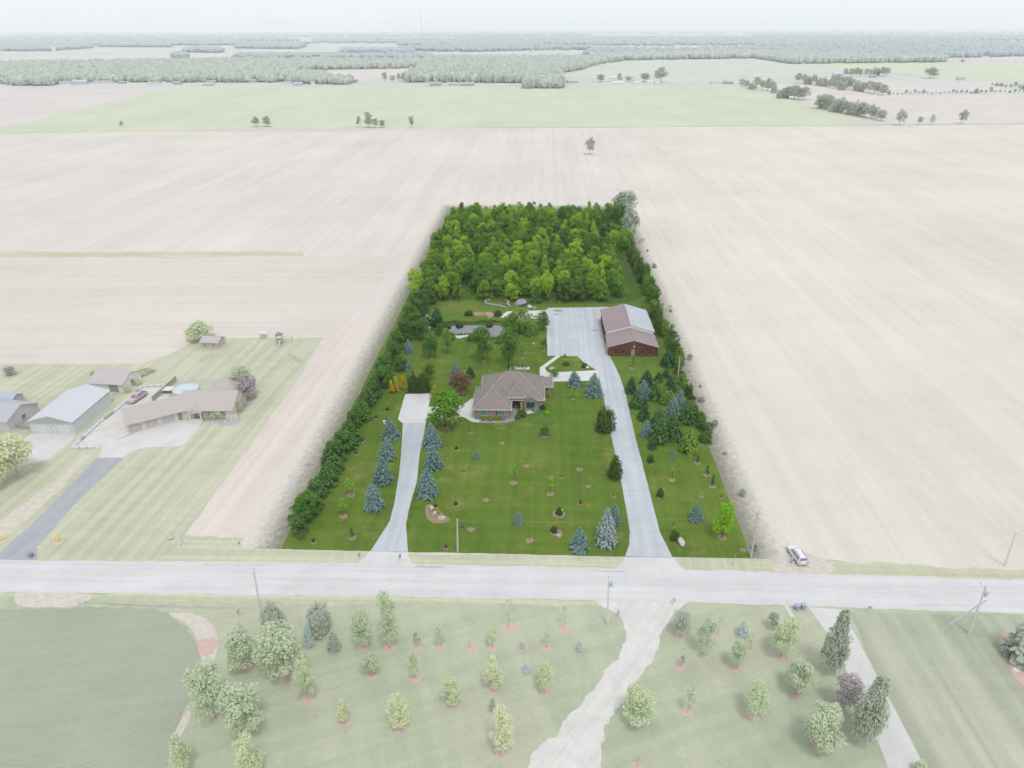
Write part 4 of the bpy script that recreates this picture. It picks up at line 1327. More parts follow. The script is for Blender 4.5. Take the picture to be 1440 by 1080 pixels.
# hedgerow trees between the far fields
row = []
for (x0, y0, x1, y1, n, h) in [(1098, 138, 1128, 141, 6, 20), (1152, 152, 1236, 170, 15, 22), (1122, 116, 1182, 126, 9, 16), (1172, 121, 1240, 134, 12, 18), (1190, 108, 1245, 107, 9, 15),
                               (1044, 121, 1062, 128, 4, 12), (1066, 124, 1090, 131, 5, 17)]:
    for i in range(n):
        f = i / max(1, n - 1)
        row.append((x0 + (x1 - x0) * f + rnd.uniform(-2, 2), y0 + (y1 - y0) * f + rnd.uniform(-1, .6), h * rnd.uniform(.75, 1.1)))
for (x0, y0, x1, y1, n) in [(1250, 133, 1340, 132, 16), (1345, 132, 1440, 130, 15), (1395, 120, 1440, 125, 8)]:
    for i in range(n):
        f = i / (n - 1)
        row.append((x0 + (x1 - x0) * f, y0 + (y1 - y0) * f + rnd.uniform(-.8, .5), rnd.choice([4, 6, 9, 16]) if x0 > 1300 else rnd.choice([3, 4, 7])))
for x, y, h in row:
    ptree('hedgerow_tree', rnd.choice(['round', 'oval', 'bush']), x, y, y - h, h * rnd.uniform(.65, .95), rnd.choice([O_grey, O_dark, O_grey]),
          'grey green tree of the hedgerows between the far eastern fields', 'tree', 'hedgerow trees of the far fields', bark=BARK_P)

# ------------------------------------------------------------------ far woods: masses nobody could count
def ico(sub):
    bm = bmesh.new()
    bmesh.ops.create_icosphere(bm, subdivisions=sub, radius=1)
    V = np.array([v.co[:] for v in bm.verts]); F = np.array([[v.index for v in f.verts] for f in bm.faces])
    bm.free()
    return V, F


ICO1, ICO2 = ico(1), ico(2)


def inside(poly, x, y):
    c = False
    n = len(poly)
    for i in range(n):
        x1, y1 = poly[i]; x2, y2 = poly[(i + 1) % n]
        if (y1 > y) != (y2 > y) and x < (x2 - x1) * (y - y1) / (y2 - y1) + x1: c = not c
    return c


def wood(name, poly, count, mat, hh=(11, 17), k=1.0, base=ICO1):
    """a distant wood: rough crowns at real tree height, larger clumps the farther away"""
    W = [P(*p) for p in poly]
    # draw points evenly on the land, by triangles of the outline
    xs = [p.x for p in W]; ys = [p.y for p in W]
    wpoly = [(p.x, p.y) for p in W]
    P_, S_ = [], []
    tries = 0
    ymin, ymax = min(ys), max(ys)
    while len(P_) < count and tries < count * 30:
        tries += 1
        # more points near, fewer far: even in the logarithm of distance
        y = math.exp(rnd.uniform(math.log(ymin), math.log(ymax)))
        x = rnd.uniform(min(xs), max(xs)) * (y / ymax)  if False else rnd.uniform(min(xs), max(xs))
        if inside(wpoly, x, y):
            P_.append((x, y)); S_.append(y)
    BV, BF = base
    n = len(P_)
    if not n: return
    rg = np.random.default_rng(len(poly) * 17 + count)
    pos = np.array(P_)
    h = rg.uniform(hh[0], hh[1], n)
    rad = (3.6 + np.array(S_) * .0012) * rg.uniform(.8, 1.35, n) * k
    nv = len(BV)
    ang = rg.uniform(0, 6.28, n)
    jitter = 1 + rg.normal(0, .13, (n, nv))
    bx = BV[:, 0][None] * np.cos(ang)[:, None] - BV[:, 1][None] * np.sin(ang)[:, None]
    by = BV[:, 0][None] * np.sin(ang)[:, None] + BV[:, 1][None] * np.cos(ang)[:, None]
    X = pos[:, 0:1] + bx * jitter * rad[:, None]
    Y = pos[:, 1:2] + by * jitter * rad[:, None]
    Z = h[:, None] * .5 + BV[:, 2][None] * jitter * h[:, None] * .55
    V = np.stack([X, Y, np.maximum(Z, -.2)], axis=2).reshape(-1, 3)
    F = (BF[None] + (np.arange(n) * nv)[:, None, None]).reshape(-1, 3)
    T = np.repeat(np.clip(rg.normal(.5, .3, n), 0, 1), nv)
    me = npmesh(name, V, F, mat, T)
    o = link(bpy.data.objects.new(name, me))
    tag(o, kind='stuff')
    return o


wood('distant_wood', [(0, 119), (70, 119.5), (80, 116), (235, 116), (400, 116), (470, 113), (455, 108), (410, 104), (420, 99), (590, 96), (590, 88), (330, 87), (180, 90), (-10, 92)], 5200, O_wood, (9, 15), 1, ICO2)
wood('distant_wood', [(18, 120.5), (70, 120.5), (85, 117), (20, 116)], 120, O_wood, (10, 15), 1, ICO2)
wood('distant_wood', [(405, 118), (490, 119), (494, 116), (460, 113), (410, 113)], 200, O_wood, (9, 14), 1, ICO2)
wood('distant_wood', [(572, 116), (735, 117), (790, 110), (785, 104), (822, 97), (840, 91), (830, 84), (600, 84), (592, 100), (570, 110)], 4200, O_wood, (10, 16), 1, ICO2)
wood('distant_wood', [(738, 124.5), (791, 124.5), (788, 111), (742, 111)], 420, O_wood, (12, 18), 1, ICO2)
wood('distant_wood', [(838, 91), (880, 85), (1060, 82), (1110, 90), (1200, 89), (1330, 87.5), (1330, 84), (1060, 76), (830, 80)], 3200, O_wood, (12, 18), 1.1)
FARW = [
    [(820, 79), (1100, 77), (1340, 82), (1460, 79), (1460, 72), (1320, 69), (1040, 69), (940, 72), (830, 70)],
    [(1060, 68), (1460, 70), (1460, 63), (1340, 58), (1060, 56)], [(830, 65), (1060, 64), (1060, 52), (830, 52)],
    [(1060, 55.5), (1460, 58), (1460, 50), (1060, 48.5)], [(560, 72), (660, 73), (830, 70), (830, 67), (700, 64), (640, 64), (570, 69)],
    [(140, 66), (240, 66.5), (240, 63), (170, 62)], [(0, 72), (70, 72), (130, 68), (120, 65), (0, 65)], [(330, 68), (420, 69), (430, 65), (340, 64)],
    [(0, 60), (200, 60), (420, 59), (420, 55), (0, 54)], [(440, 61), (640, 61), (830, 59), (830, 56), (440, 55)], [(0, 53), (400, 52.5), (830, 51.5), (830, 48.5), (0, 49)],
    [(260, 73.5), (310, 74), (312, 72), (262, 72)], [(480, 75), (580, 75.5), (580, 74), (482, 73.5)], [(0, 48.6), (830, 48), (1460, 48), (1460, 46), (0, 46.4)],
    [(0, 64.5), (130, 64), (420, 63.5), (440, 61.5), (0, 60.5)], [(560, 64), (830, 63), (830, 60), (560, 60.5)], [(640, 56.5), (1060, 56), (1060, 52), (640, 52)],
    [(245, 82.5), (262, 83), (262, 81.5), (247, 81.5)], [(330, 84), (600, 84.5), (610, 82), (340, 81.6)],
]
wood('far_wood', [(-20, 48), (720, 46), (1460, 44.5), (1460, 40.4), (720, 42.6), (-20, 45.2)], 2600, O_woodb, (13, 20), 1.7)
for q, pl in enumerate(FARW):
    wood('far_wood', pl, 1900 if q < 4 else 1300, O_woodb, (12, 19), 1.25 if q < 10 else 1.6)

# ------------------------------------------------------------------ building blocks of buildings
def hip_roof(x0, x1, y0, y1, ze, pitch, over=.45, t=.16):
    x0 -= over; x1 += over; y0 -= over; y1 += over
    w, d = x1 - x0, y1 - y0
    m = MB()
    if w >= d:
        r = d / 2; zr = ze + r * pitch
        a, b = (x0 + r, y0 + r, zr), (x1 - r, y0 + r, zr)
        sl = [(0, 1, 9, 8), (1, 2, 9), (2, 3, 8, 9), (3, 0, 8)]
    else:
        r = w / 2; zr = ze + r * pitch
        a, b = (x0 + r, y0 + r, zr), (x0 + r, y1 - r, zr)
        sl = [(0, 1, 8), (1, 2, 9, 8), (2, 3, 9), (3, 0, 8, 9)]
    v = [(x0, y0, ze), (x1, y0, ze), (x1, y1, ze), (x0, y1, ze), (x0, y0, ze - t), (x1, y0, ze - t), (x1, y1, ze - t), (x0, y1, ze - t), a, b]
    m.add(v, sl + [(0, 4, 5, 1), (1, 5, 6, 2), (2, 6, 7, 3), (3, 7, 4, 0), (4, 7, 6, 5)])
    return m


def hip_caps(x0, x1, y0, y1, ze, pitch, over=.45, r=.11):
    """cap shingles along the hips and the ridge"""
    x0 -= over; x1 += over; y0 -= over; y1 += over
    w, d = x1 - x0, y1 - y0
    q = min(w, d) / 2
    zr = ze + q * pitch
    a, b = ((x0 + q, y0 + q, zr), (x1 - q, y0 + q, zr)) if w >= d else ((x0 + q, y0 + q, zr), (x0 + q, y1 - q, zr))
    m = MB()
    cs = [(x0, y0, ze), (x1, y0, ze), (x1, y1, ze), (x0, y1, ze)]
    ends = (a, b, b, a) if w >= d else (a, a, b, b)
    for c, e in zip(cs, ends): m.tube(c, e, r, r, 6)
    m.tube(a, b, r, r, 6)
    return m


def eave_trim(x0, x1, y0, y1, ze, over=.45, h=.2, g=.09):
    x0 -= over; x1 += over; y0 -= over; y1 += over
    m = MB()
    m.box(x0 - g, x1 + g, y0 - g, y0 - .004, ze - h, ze + .03)
    m.box(x0 - g, x1 + g, y1 + .004, y1 + g, ze - h, ze + .03)
    m.box(x0 - g, x0 - .004, y0 - .002, y1 + .002, ze - h + .003, ze + .027)
    m.box(x1 + .004, x1 + g, y0 - .002, y1 + .002, ze - h + .003, ze + .027)
    return m


def gable_wall(x0, x1, y0, y1, ze, pitch, axis='x', zb=-.1):
    """walls of a gabled block; the ridge runs along axis"""
    m = MB()
    if axis == 'x':
        c = (y0 + y1) / 2; zr = ze + (y1 - y0) / 2 * pitch
        m.prism([(y0, zb), (y1, zb), (y1, ze), (c, zr), (y0, ze)], 'x', x0, x1)
    else:
        c = (x0 + x1) / 2; zr = ze + (x1 - x0) / 2 * pitch
        m.prism([(x0, zb), (x1, zb), (x1, ze), (c, zr), (x0, ze)], 'y', y0, y1)
    return m


def gable_slope(x0, x1, y0, y1, ze, pitch, axis='x', over=.4, rake=.3, t=.14, side=0, lift=.02):
    """one roof slope slab; side 0 = low-coordinate side, 1 = the other"""
    m = MB()
    if axis == 'x':
        c = (y0 + y1) / 2; half = (y1 - y0) / 2
        zr = ze + half * pitch + lift
        e = (y0 - over, ze - over * pitch + lift) if side == 0 else (y1 + over, ze - over * pitch + lift)
        m.prism([e, (c, zr), (c, zr + t), (e[0], e[1] + t)], 'x', x0 - rake, x1 + rake)
    else:
        c = (x0 + x1) / 2; half = (x1 - x0) / 2
        zr = ze + half * pitch + lift
        e = (x0 - over, ze - over * pitch + lift) if side == 0 else (x1 + over, ze - over * pitch + lift)
        m.prism([e, (c, zr), (c, zr + t), (e[0], e[1] + t)], 'y', y0 - rake, y1 + rake)
    return m


def opening(parent, face, u, z, w, h, plane, fmat, pmat, name='window', frame=.1, out=.07, bars=0):
    """a framed opening on a wall; face 'f' front (-y), 'b' back, 'l' left (-x), 'r' right (+x)"""
    def bx(m, u0, u1, z0, z1, d0, d1):
        if face == 'f': m.box(u0, u1, plane - d1, plane - d0, z0, z1)
        elif face == 'b': m.box(u0, u1, plane + d0, plane + d1, z0, z1)
        elif face == 'l': m.box(plane - d1, plane - d0, u0, u1, z0, z1)
        else: m.box(plane + d0, plane + d1, u0, u1, z0, z1)
    m = MB()
    a, b = u - w / 2, u + w / 2
    bx(m, a - frame, b + frame, z + h, z + h + frame, .003, out)
    bx(m, a - frame, b + frame, z - frame, z, .003, out)
    bx(m, a - frame, a, z, z + h, .003, out)
    bx(m, b, b + frame, z, z + h, .003, out)
    for i in range(bars):
        q = a + w * (i + 1) / (bars + 1)
        bx(m, q - .03, q + .03, z, z + h, .003, out - .01)
    o = m.build(name, fmat, parent)
    g = MB(); bx(g, a, b, z, z + h, .005, .02)
    g.build('pane' if 'window' in name else 'panel', pmat, o)
    return o


def frame_at(A, B):
    a, b = P(*A), P(*B)
    return a, math.atan2((b - a).y, (b - a).x), (b - a).length


# ------------------------------------------------------------------ the house on the property
M_shingle = shingle('weathered grey shingles', C(150, 142, 140))
M_brick = brick('pinkish brick', C(186, 168, 152), C(168, 148, 134))
M_trim = plain('white house trim', C(224, 222, 220), .6, .04)
M_sash = plain('teal sash', C(92, 128, 126), .5)
M_glassd = glass('dark window glass', C(54, 72, 76))
M_glasst = glass('sky tinted glass', C(120, 150, 150))
M_stone = plain('rough stone', C(180, 170, 158), .9, .2, 2.0)
M_dark = plain('dark interior', C(52, 52, 56), .7)
M_vent = plain('vent metal', C(190, 190, 192), .5)
hp, _, _ = frame_at((667, 588.5), (714, 588.5))
house = empty('brick_house', hp, -LOT_ANG * .55, 'tan brick house with brown grey hipped shingle roofs on the green lawn', 'house')
H = house
MB().box(.0, 8.7, 0, 7.5, -.1, 2.75).build('wall', M_brick, H)
MB().box(1.55, 16.9, 7.0, 17.2, -.1, 2.75).build('wall', M_brick, H)
MB().box(11.6, 16.9, 4.9, 7.2, -.1, 2.75).build('wall', M_brick, H)
MB().box(16.6, 19.2, 12.2, 17.0, -.1, 2.75).build('wall', M_brick, H)
hip_roof(0, 8.7, 0, 10.6, 2.8, .7).build('roof', M_shingle, H)
M_cap = shingle('lighter cap shingles', C(182, 173, 168))
hip_caps(0, 8.7, 0, 10.6, 2.8, .7).build('ridge_cap', M_cap, H)
hip_caps(1.55, 16.9, 5.0, 17.2, 2.83, .7).build('ridge_cap', M_cap, H)
hip_caps(8.0, 12.2, 4.6, 10.4, 3.6, 1.05, .25).build('ridge_cap', M_cap, H)
eave_trim(0, 8.7, 0, 7.0, 2.8).build('gutter', M_trim, H)
main_roof = hip_roof(1.55, 16.9, 5.0, 17.2, 2.83, .7).build('roof', M_shingle, H)
eave_trim(1.55, 16.9, 5.0, 17.2, 2.83).build('gutter', M_trim, H)
hip_roof(14.0, 19.2, 12.2, 17.0, 2.78, .55).build('roof', M_shingle, H)
eave_trim(16.0, 19.2, 12.2, 17.0, 2.78).build('gutter', M_trim, H)
# tall entry with its own steep roof
hip_roof(8.0, 12.2, 4.6, 10.4, 3.6, 1.05, .25).build('entry_roof', M_shingle, H)
eave_trim(8.0, 12.2, 4.6, 8.0, 3.6, .25).build('entry_gutter', M_trim, H)
MB().box(8.3, 11.9, 4.75, 5.15, 2.95, 3.34).build('entry_beam', M_trim, H)
for cx in (8.35, 11.25):
    MB().box(cx, cx + .6, 4.7, 5.2, -.1, 2.95).build('column', M_stone, H, .03)
MB().box(8.75, 11.55, 6.9, 7.0, -.05, 3.3).build('entry_wall', M_brick, H)
opening(H, 'f', 9.75, .05, 1.1, 2.2, 6.9, M_sash, glass('door glass', C(96, 120, 122)), 'front_door', .14, .09)
for u in (8.98, 10.52):
    opening(H, 'f', u, .3, .28, 1.9, 6.9, M_dark, M_glassd, 'side_window', .05, .06)
# bay window with its little roof
MB().box(12.3, 15.4, 4.2, 4.9, -.1, 2.7).build('bay_wall', M_brick, H)
gable_wall(12.3, 15.4, 4.15, 5.0, 2.72, .62, 'y', 2.3).build('bay_gable', M_brick, H)
for sd in (0, 1):
    gable_slope(12.3, 15.4, 4.15, 7.4, 2.72, .62, 'y', .3, .2, .12, sd).build('bay_roof', M_shingle, H)
opening(H, 'f', 13.85, .8, 1.9, 1.6, 4.2, M_sash, M_glassd, 'picture_window', .16, .1, 1)
for u in (2.3, 6.7):
    w_ = opening(H, 'f', u, 1.0, 1.5, 1.1, 0, M_trim, M_glasst, 'window', .1, .08, 1)
MB().box(5.3, 5.75, -.06, -.004, .95, 2.15).build('shutter', M_sash, H)
for v in (1.9, 5.2):
    opening(H, 'l', v, .05, 2.6, 2.2, 0, M_trim, plain('garage door', C(214, 212, 208)), 'garage_door', .12, .08)
opening(H, 'r', 8.5, .9, 1.3, 1.2, 16.9, M_trim, M_glassd, 'window')
opening(H, 'r', 14.5, .9, 1.3, 1.2, 19.2, M_trim, M_glassd, 'window')
opening(H, 'f', 18.0, .9, .9, 1.2, 12.2, M_trim, M_glassd, 'window')
for u, v, hh in ((8.6, 12.3, 8.0), (9.6, 12.6, 8.2), (12.3, 12.6, 8.1)):
    MB().tube((u, v, 5.5), (u, v, hh), .16, .16, 8).build('vent_pipe', M_vent, main_roof)
for u, v in ((5.6, 8.2), (10.2, 6.4), (13.4, 9.0)):
    MB().box(u - .2, u + .2, v - .2, v + .2, 3.6, 5.35 if u < 8 else 5.2).build('roof_vent', M_shingle, main_roof, .02)
# small things round the house
def lone(name, loc, label, cat, rz=0.0):
    return empty(name, loc, rz, label, cat)


p = P(715.5, 585)
t = lone('planter_urn', p, 'clay coloured planter on the entry walk', 'planter')
MB().lathe([(.22, 0), (.3, .1), (.38, .45), (.42, .5), (.36, .52)], 12).build('pot', plain('terracotta', C(176, 128, 100)), t)
MB().lathe([(.3, .5), (.46, .7), (.3, .95), (.05, 1.0)], 10).build('flowers', L_rust, t)
p = P(725.5, 574)
t = lone('planter_urn', p, 'low planter with orange flowers beside the entry columns', 'planter')
MB().lathe([(.2, 0), (.28, .1), (.34, .35), (.3, .37)], 12).build('pot', MATS['terracotta'], t)
MB().lathe([(.24, .36), (.4, .5), (.26, .7), (.05, .75)], 10).build('flowers', plain('orange petals', C(180, 110, 50)), t)
p = P(735, 518)
t = lone('patio_table', (p.x, p.y, .05), 'white slab patio with two red chairs and a table behind the house', 'patio table')
MB().box(-1.9, 1.9, -.75, .75, -.04, .04).build('slab', M_white, t)
MB().lathe([(.05, .04), (.05, .7), (.6, .72), (.6, .76)], 14).build('table_top', plain('dark metal', C(70, 66, 66)), t)
for sx in (-1.1, 1.0):
    m = MB().box(sx - .28, sx + .28, -.28, .28, .42, .48).box(sx - .28 + (.5 if sx > 0 else 0), sx - .22 + (.5 if sx > 0 else 0), -.28, .28, .48, .95)
    for ax in (-.25, .21):
        for ay in (-.25, .21): m.box(sx + ax, sx + ax + .04, ay, ay + .04, .04, .42)
    m.build('chair', plain('red chair', C(140, 60, 56)), t)
sheet('mulch_bed', [(768, 548), (776, 545), (778, 536), (772, 536), (770, 540), (764, 547), (764, 562), (768, 562)], M_mulch, .03, .2, .6, smooth=True)
sheet('mulch_bed', [(731, 579), (750, 577), (758, 580), (748, 581), (735, 583)], M_conc_new, .03, .15, .6, smooth=True)
sheet('ground_cover', [(752, 582), (762, 577), (770, 577.5), (771, 581), (764, 584), (755, 584)], lawn('bright ground cover', C(92, 136, 56), C(80, 124, 46), C(104, 148, 66), C(96, 140, 60), 0), .03, .2, .6, smooth=True)

# ------------------------------------------------------------------ the brown barn
A_, B_ = (855.5, 500.5), (924.5, 501.5)
bp, brz, bw = frame_at(A_, B_)
brz = -LOT_ANG * .7
barn = empty('brown_barn', bp, brz, 'long brown barn with taller rear half, cream gable band and brown metal roofs', 'barn')
M_side = panel_metal('brown board siding', C(118, 74, 54), .3, .8, 'x', 0, .12)
M_sidel = panel_metal('brown side siding', C(118, 74, 54), .3, .8, 'y', 0, .12)
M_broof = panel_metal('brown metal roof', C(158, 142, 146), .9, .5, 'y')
M_broof2 = panel_metal('bluish metal roof', C(188, 195, 206), .9, .35, 'y', 0, .14)  # right rear slope, paler and bluer than the other slopes
M_cream = plain('cream siding', C(240, 237, 228), .8, .04)
bd1, bd2 = 9.3, 27.0
gable_wall(0, bw, 0, bd1, 2.8, .29, 'y').build('wall', M_side, barn)
gable_wall(.05, bw - .05, bd1 + .01, bd2, 3.75, .29, 'y').build('rear_wall', M_cream, barn)
MB().box(-.02, .03, bd1 + .05, bd2 - .05, -.1, 3.0).build('side_cladding', M_sidel, barn)
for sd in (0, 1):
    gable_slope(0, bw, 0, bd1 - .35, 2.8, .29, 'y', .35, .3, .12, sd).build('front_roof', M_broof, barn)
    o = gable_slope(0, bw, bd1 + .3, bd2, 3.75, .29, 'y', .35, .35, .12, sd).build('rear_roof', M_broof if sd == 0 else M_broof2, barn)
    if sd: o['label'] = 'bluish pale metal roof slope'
m = MB()
m.prism([(bw / 2 - .18, 2.8 + bw / 2 * .29 + .14), (bw / 2 + .18, 2.8 + bw / 2 * .29 + .14), (bw / 2, 2.8 + bw / 2 * .29 + .24)], 'y', -.3, bd1 - .2)
m.build('ridge_cap', M_broof, barn)
m = MB()
m.prism([(bw / 2 - .18, 3.75 + bw / 2 * .29 + .14), (bw / 2 + .18, 3.75 + bw / 2 * .29 + .14), (bw / 2, 3.75 + bw / 2 * .29 + .24)], 'y', bd1, bd2 + .3)
m.build('ridge_cap', M_broof, barn)
MB().box(.02, bw - .02, -.03, -.004, 2.62, 2.7).build('belly_trim', plain('brown trim', C(120, 84, 70)), barn)
M_green = plain('dark green frame', C(48, 70, 60), .6)
for u in (.135, .3, .69, .855):
    opening(barn, 'f', bw * u, .75, .55, 1.15, 0, M_green, M_glassd, 'window', .07, .06)
    MB().box(bw * u - .4, bw * u + .4, -.16, -.004, .5, .6).build('sill', plain('pale sill', C(170, 150, 140)), barn)
d = opening(barn, 'f', bw * .495, .1, .95, 2.0, 0, plain('tan door frame', C(170, 150, 120)), plain('blue door', C(142, 176, 192)), 'door', .09, .06)
MB().box(bw * .495 - .42, bw * .495 + .42, -.05, -.024, .2, .75).build('door_panel', plain('yellow door panel', C(196, 176, 110)), d)
# red and white emblem in the gable
m = MB().box(bw * .5 - .12, bw * .5 + .3, -.07, -.006, 2.5, 3.75)
em = m.build('gable_emblem', plain('red emblem', C(176, 40, 52)), barn)
MB().prism([(bw * .5 - .12, 2.75), (bw * .5 + .1, 2.65), (bw * .5 + .3, 2.95), (bw * .5 + .16, 3.3), (bw * .5 + .22, 3.62), (bw * .5 + .02, 3.4), (bw * .5 + .02, 3.1)], 'y', -.09, -.072).build('emblem_mark', M_white, em)
MB().box(bw * .5 - .15, bw * .5 + .15, -.14, -.006, 3.98, 4.25).build('gable_lamp', plain('lamp housing', C(190, 170, 140)), barn)
for i, v in enumerate((11.5, 15.0, 18.6, 22.2)):
    opening(barn, 'l', v, .05, 2.9, 2.75, -.02, M_sidel, plain('dark door', C(66, 62, 66)), 'garage_door', .12, .1)
opening(barn, 'l', 4.5, .05, 2.6, 2.3, 0, M_cream, plain('cream door', C(206, 200, 188)), 'garage_door', .1, .09)
opening(barn, 'r', 16, 1, 1.2, 1.0, bw - .05, M_cream, M_glassd, 'window')

# ------------------------------------------------------------------ pond, mounds, rocks, garden things
def water_mat():
    s = Nodes('pond_water')
    w = s.noise(s.coords(), .9, 4, .6, .3, .7)
    s.bump(w, .04, .05)
    m = s.done(C(48, 54, 48), .02, .5)
    s.b.inputs['IOR'].default_value = 3.0
    return m


sheet('pond_bank', [(622, 459), (636, 456), (670, 455), (706, 456), (716, 462), (714, 470), (704, 478), (690, 477), (660, 473), (640, 474), (626, 466)], plain('muddy bank', C(86, 82, 52), .95, .25), .03, .25, .6, smooth=True)
sheet('pond', [(627, 460), (640, 458), (672, 457.5), (704, 458), (712, 463), (708, 470), (700, 475), (686, 472.5), (672, 468), (656, 469), (642, 470), (630, 465)], water_mat(), .045, .2, .6, smooth=True)
sheet('beach', [(639, 471), (644, 472), (652, 471), (667, 470), (667, 472), (655, 473.5), (644, 476)], M_conc_new, .06, .15, .5, smooth=True)
for x, y, t, w, mt, lab in [(628, 459, 452, 12, L_hedge, 'loose shrub at the left tip of the pond'), (646, 457, 450, 11, L_grove_d, 'shrub on the back bank of the pond, left of two'),
                        (688, 456, 449, 10, L_grove_d, 'shrub on the back bank of the pond, right of two'), (634, 477, 466, 13, L_grove, 'rounded shrub beside the white beach'),
                        (720, 478, 466, 15, L_grove_d, 'dark shrub at the right tip of the pond'), (664, 479, 466, 13, L_grove_d, 'shrub below the white beach'),
                        (745, 470, 452, 20, L_willow, 'airy shrub against the large feathery tree'), (620, 470, 455, 17, L_hedge, 'wide shrub where the canoe lies'),
                        (702, 482, 470, 13, L_grove, 'bright shrub on the near bank of the pond')]:
    ptree('pond_shrub', 'bush', x, y, t, w, mt, lab, 'shrub')
# reeds round the pond: nobody could count the blades
rg = np.random.default_rng(5)
rp = []
for (a, b, n) in (((622, 455.5), (712, 453.5), 520), ((622, 464), (632, 472), 40), ((645, 472.5), (664, 470.5), 50), ((690, 478), (712, 472), 20)):
    a, b = P(*a), P(*b)
    for _ in range(n):
        q = a.lerp(b, rnd.random())
        rp.append((q.x + rnd.gauss(0, .5), q.y + abs(rnd.gauss(0, .7)), 0))
rp = np.array(rp)
hh_ = rg.uniform(.4, .9, len(rp)) * (1 + .6 * np.sin(rp[:, 0] * .6))
hh_ = np.clip(hh_, .3, 1.3)
ang = rg.uniform(0, 6.28, len(rp))
wv = np.stack([np.cos(ang), np.sin(ang), np.zeros(len(rp))], axis=1) * .16
top = rp + np.stack([rg.normal(0, .15, len(rp)), rg.normal(0, .15, len(rp)), hh_], axis=1)
V = np.stack([rp - wv, rp + wv, top], axis=1).reshape(-1, 3)
F = np.arange(len(V)).reshape(-1, 3)
o = link(bpy.data.objects.new('pond_reeds', npmesh('pond_reeds', V, F, L_hedge, np.repeat(rg.uniform(0, 1, len(rp)), 3))))
tag(o, kind='stuff')


def rock(px, py, wpx, hgt_, mat, label, seed, name='rock', cat='rock', flat=.8, z=0.0):
    p = P(px, py)
    r = wpx / 2 / ppm(p)
    rg = np.random.default_rng(seed)
    V, F = ICO2
    V = V.copy()
    d = V / np.linalg.norm(V, axis=1)[:, None]
    for q in range(6):
        a = rg.normal(0, 1, 3); a /= np.linalg.norm(a)
        s = np.clip((d @ a) - rg.uniform(.45, .75), 0, 1)
        V -= s[:, None] * a * .8
    V += rg.normal(0, .03, V.shape)
    V *= np.array([r, r * flat, hgt_ * .62])
    V[:, 2] = np.maximum(V[:, 2] + hgt_ * .35, -.05)
    me = npmesh(name, V, F, mat)
    o = link(bpy.data.objects.new(name, me))
    o.location = (p.x, p.y, z); o.rotation_euler[2] = rg.uniform(0, 6)
    return tag(o, label, cat)


M_rock = plain('white boulder', C(212, 206, 200), .9, .14, 1.2)
M_rockg = plain('grey boulder', C(176, 172, 168), .9, .16, 1.2)
sheet('mulch_bed', [(598, 713), (604, 709), (612, 712), (622, 722), (633, 730), (624, 735), (610, 735), (600, 728)], M_mulch, .03, .12, .5, smooth=True)
rock(607, 717, 9, 1.0, M_rock, 'upright white boulder in the flower bed by the narrow driveway', 1)
rock(610, 724, 10, .9, M_rock, 'rounded white boulder in the middle of the flower bed by the narrow driveway', 2)
rock(621, 729.5, 12, .7, M_rock, 'flat white boulder at the pointed end of the flower bed', 3)
for x, y in ((615, 717), (617, 721), (612, 712)):
    ptree('flower_clump', 'bush', x, y, y - 4, 5, L_yellow if y > 713 else L_dark, 'small clump of gold flowers among the white boulders' if y > 713 else 'small dark clump behind the upright white boulder', 'flowers', 'clumps in the boulder bed' if y > 713 else None)
rock(788, 720, 8, .7, M_rock, 'white boulder beside the upper shrub on the front lawn', 4)
rock(786, 755, 11, .6, M_rock, 'low white boulder beside the lower shrub on the front lawn', 5, flat=.5)
rock(957, 764, 18, 1.1, M_rock, 'long white boulder beside the wide driveway entrance', 6, flat=.6)
rock(825, 517, 9, .6, M_rock, 'white stone in the triangle lawn by the driveway', 7)
rock(830, 518, 5, .4, M_rockg, 'small grey stone in the triangle lawn', 8)
rock(776, 519, 9, .5, M_rock, 'white stone beside the garden path', 9, flat=.6)
rock(733, 428, 24, 2.9, paving('grey gravel heap', C(168, 172, 178), C(148, 152, 160), 0, .6, 1.0, 0), 'grey gravel heap at the edge of the grove', 10, 'gravel_heap', 'heap', .8, z=-.9)
rock(746, 432, 11, .9, M_rock, 'pile of white rock slabs beside the gravel heap', 11, 'rock_slab')
rock(752, 434, 7, .6, M_rockg, 'grey rock slab at the concrete yard corner', 12, 'rock_slab')
M_dirt = paving('pink brown dirt', C(190, 168, 148), C(160, 136, 112), 0, .6, .6, 0)
rock(675, 442, 24, 2.0, M_dirt, 'pinkish dirt mound behind the pond, left hump', 13, 'dirt_mound', 'mound', .6, z=-.6)
rock(689, 443.5, 24, 1.6, M_dirt, 'pinkish dirt mound behind the pond, right hump', 14, 'dirt_mound', 'mound', .5, z=-.55)
# winding low stone edging behind the pond: each stone a part
edge = empty('stone_edging', P(695, 431), 0, 'winding low grey stone edging in front of the grove', 'edging')
o0 = P(695, 431)
ln = smooth_line([P(*q) for q in [(710, 433.5), (702, 431), (694, 430), (686, 428.5), (682.5, 426), (684, 423.5), (688, 423)]], False, 6)
ln2 = smooth_line([P(*q) for q in [(717, 431.5), (714, 428.5), (715, 425.5), (710, 422)]], False, 5)
stone = MB().box(-.5, .5, -.38, .38, 0, .5)
st0 = stone.build('edging_stone', M_rockg, edge, .08)
first = True
for L_ in (ln, ln2):
    for a, b in zip(L_, L_[1:]):
        n = max(1, int((b - a).length / 1.0))
        for i in range(n):
            q = a.lerp(b, i / n) - o0
            s = st0 if first else link(st0.copy(), edge)
            first = False
            s.location = (q.x, q.y, 0); s.rotation_euler = (0, 0, math.atan2((b - a).y, (b - a).x) + rnd.uniform(-.1, .1))
            s.scale = (1, rnd.uniform(.8, 1.1), rnd.uniform(.8, 1.2))
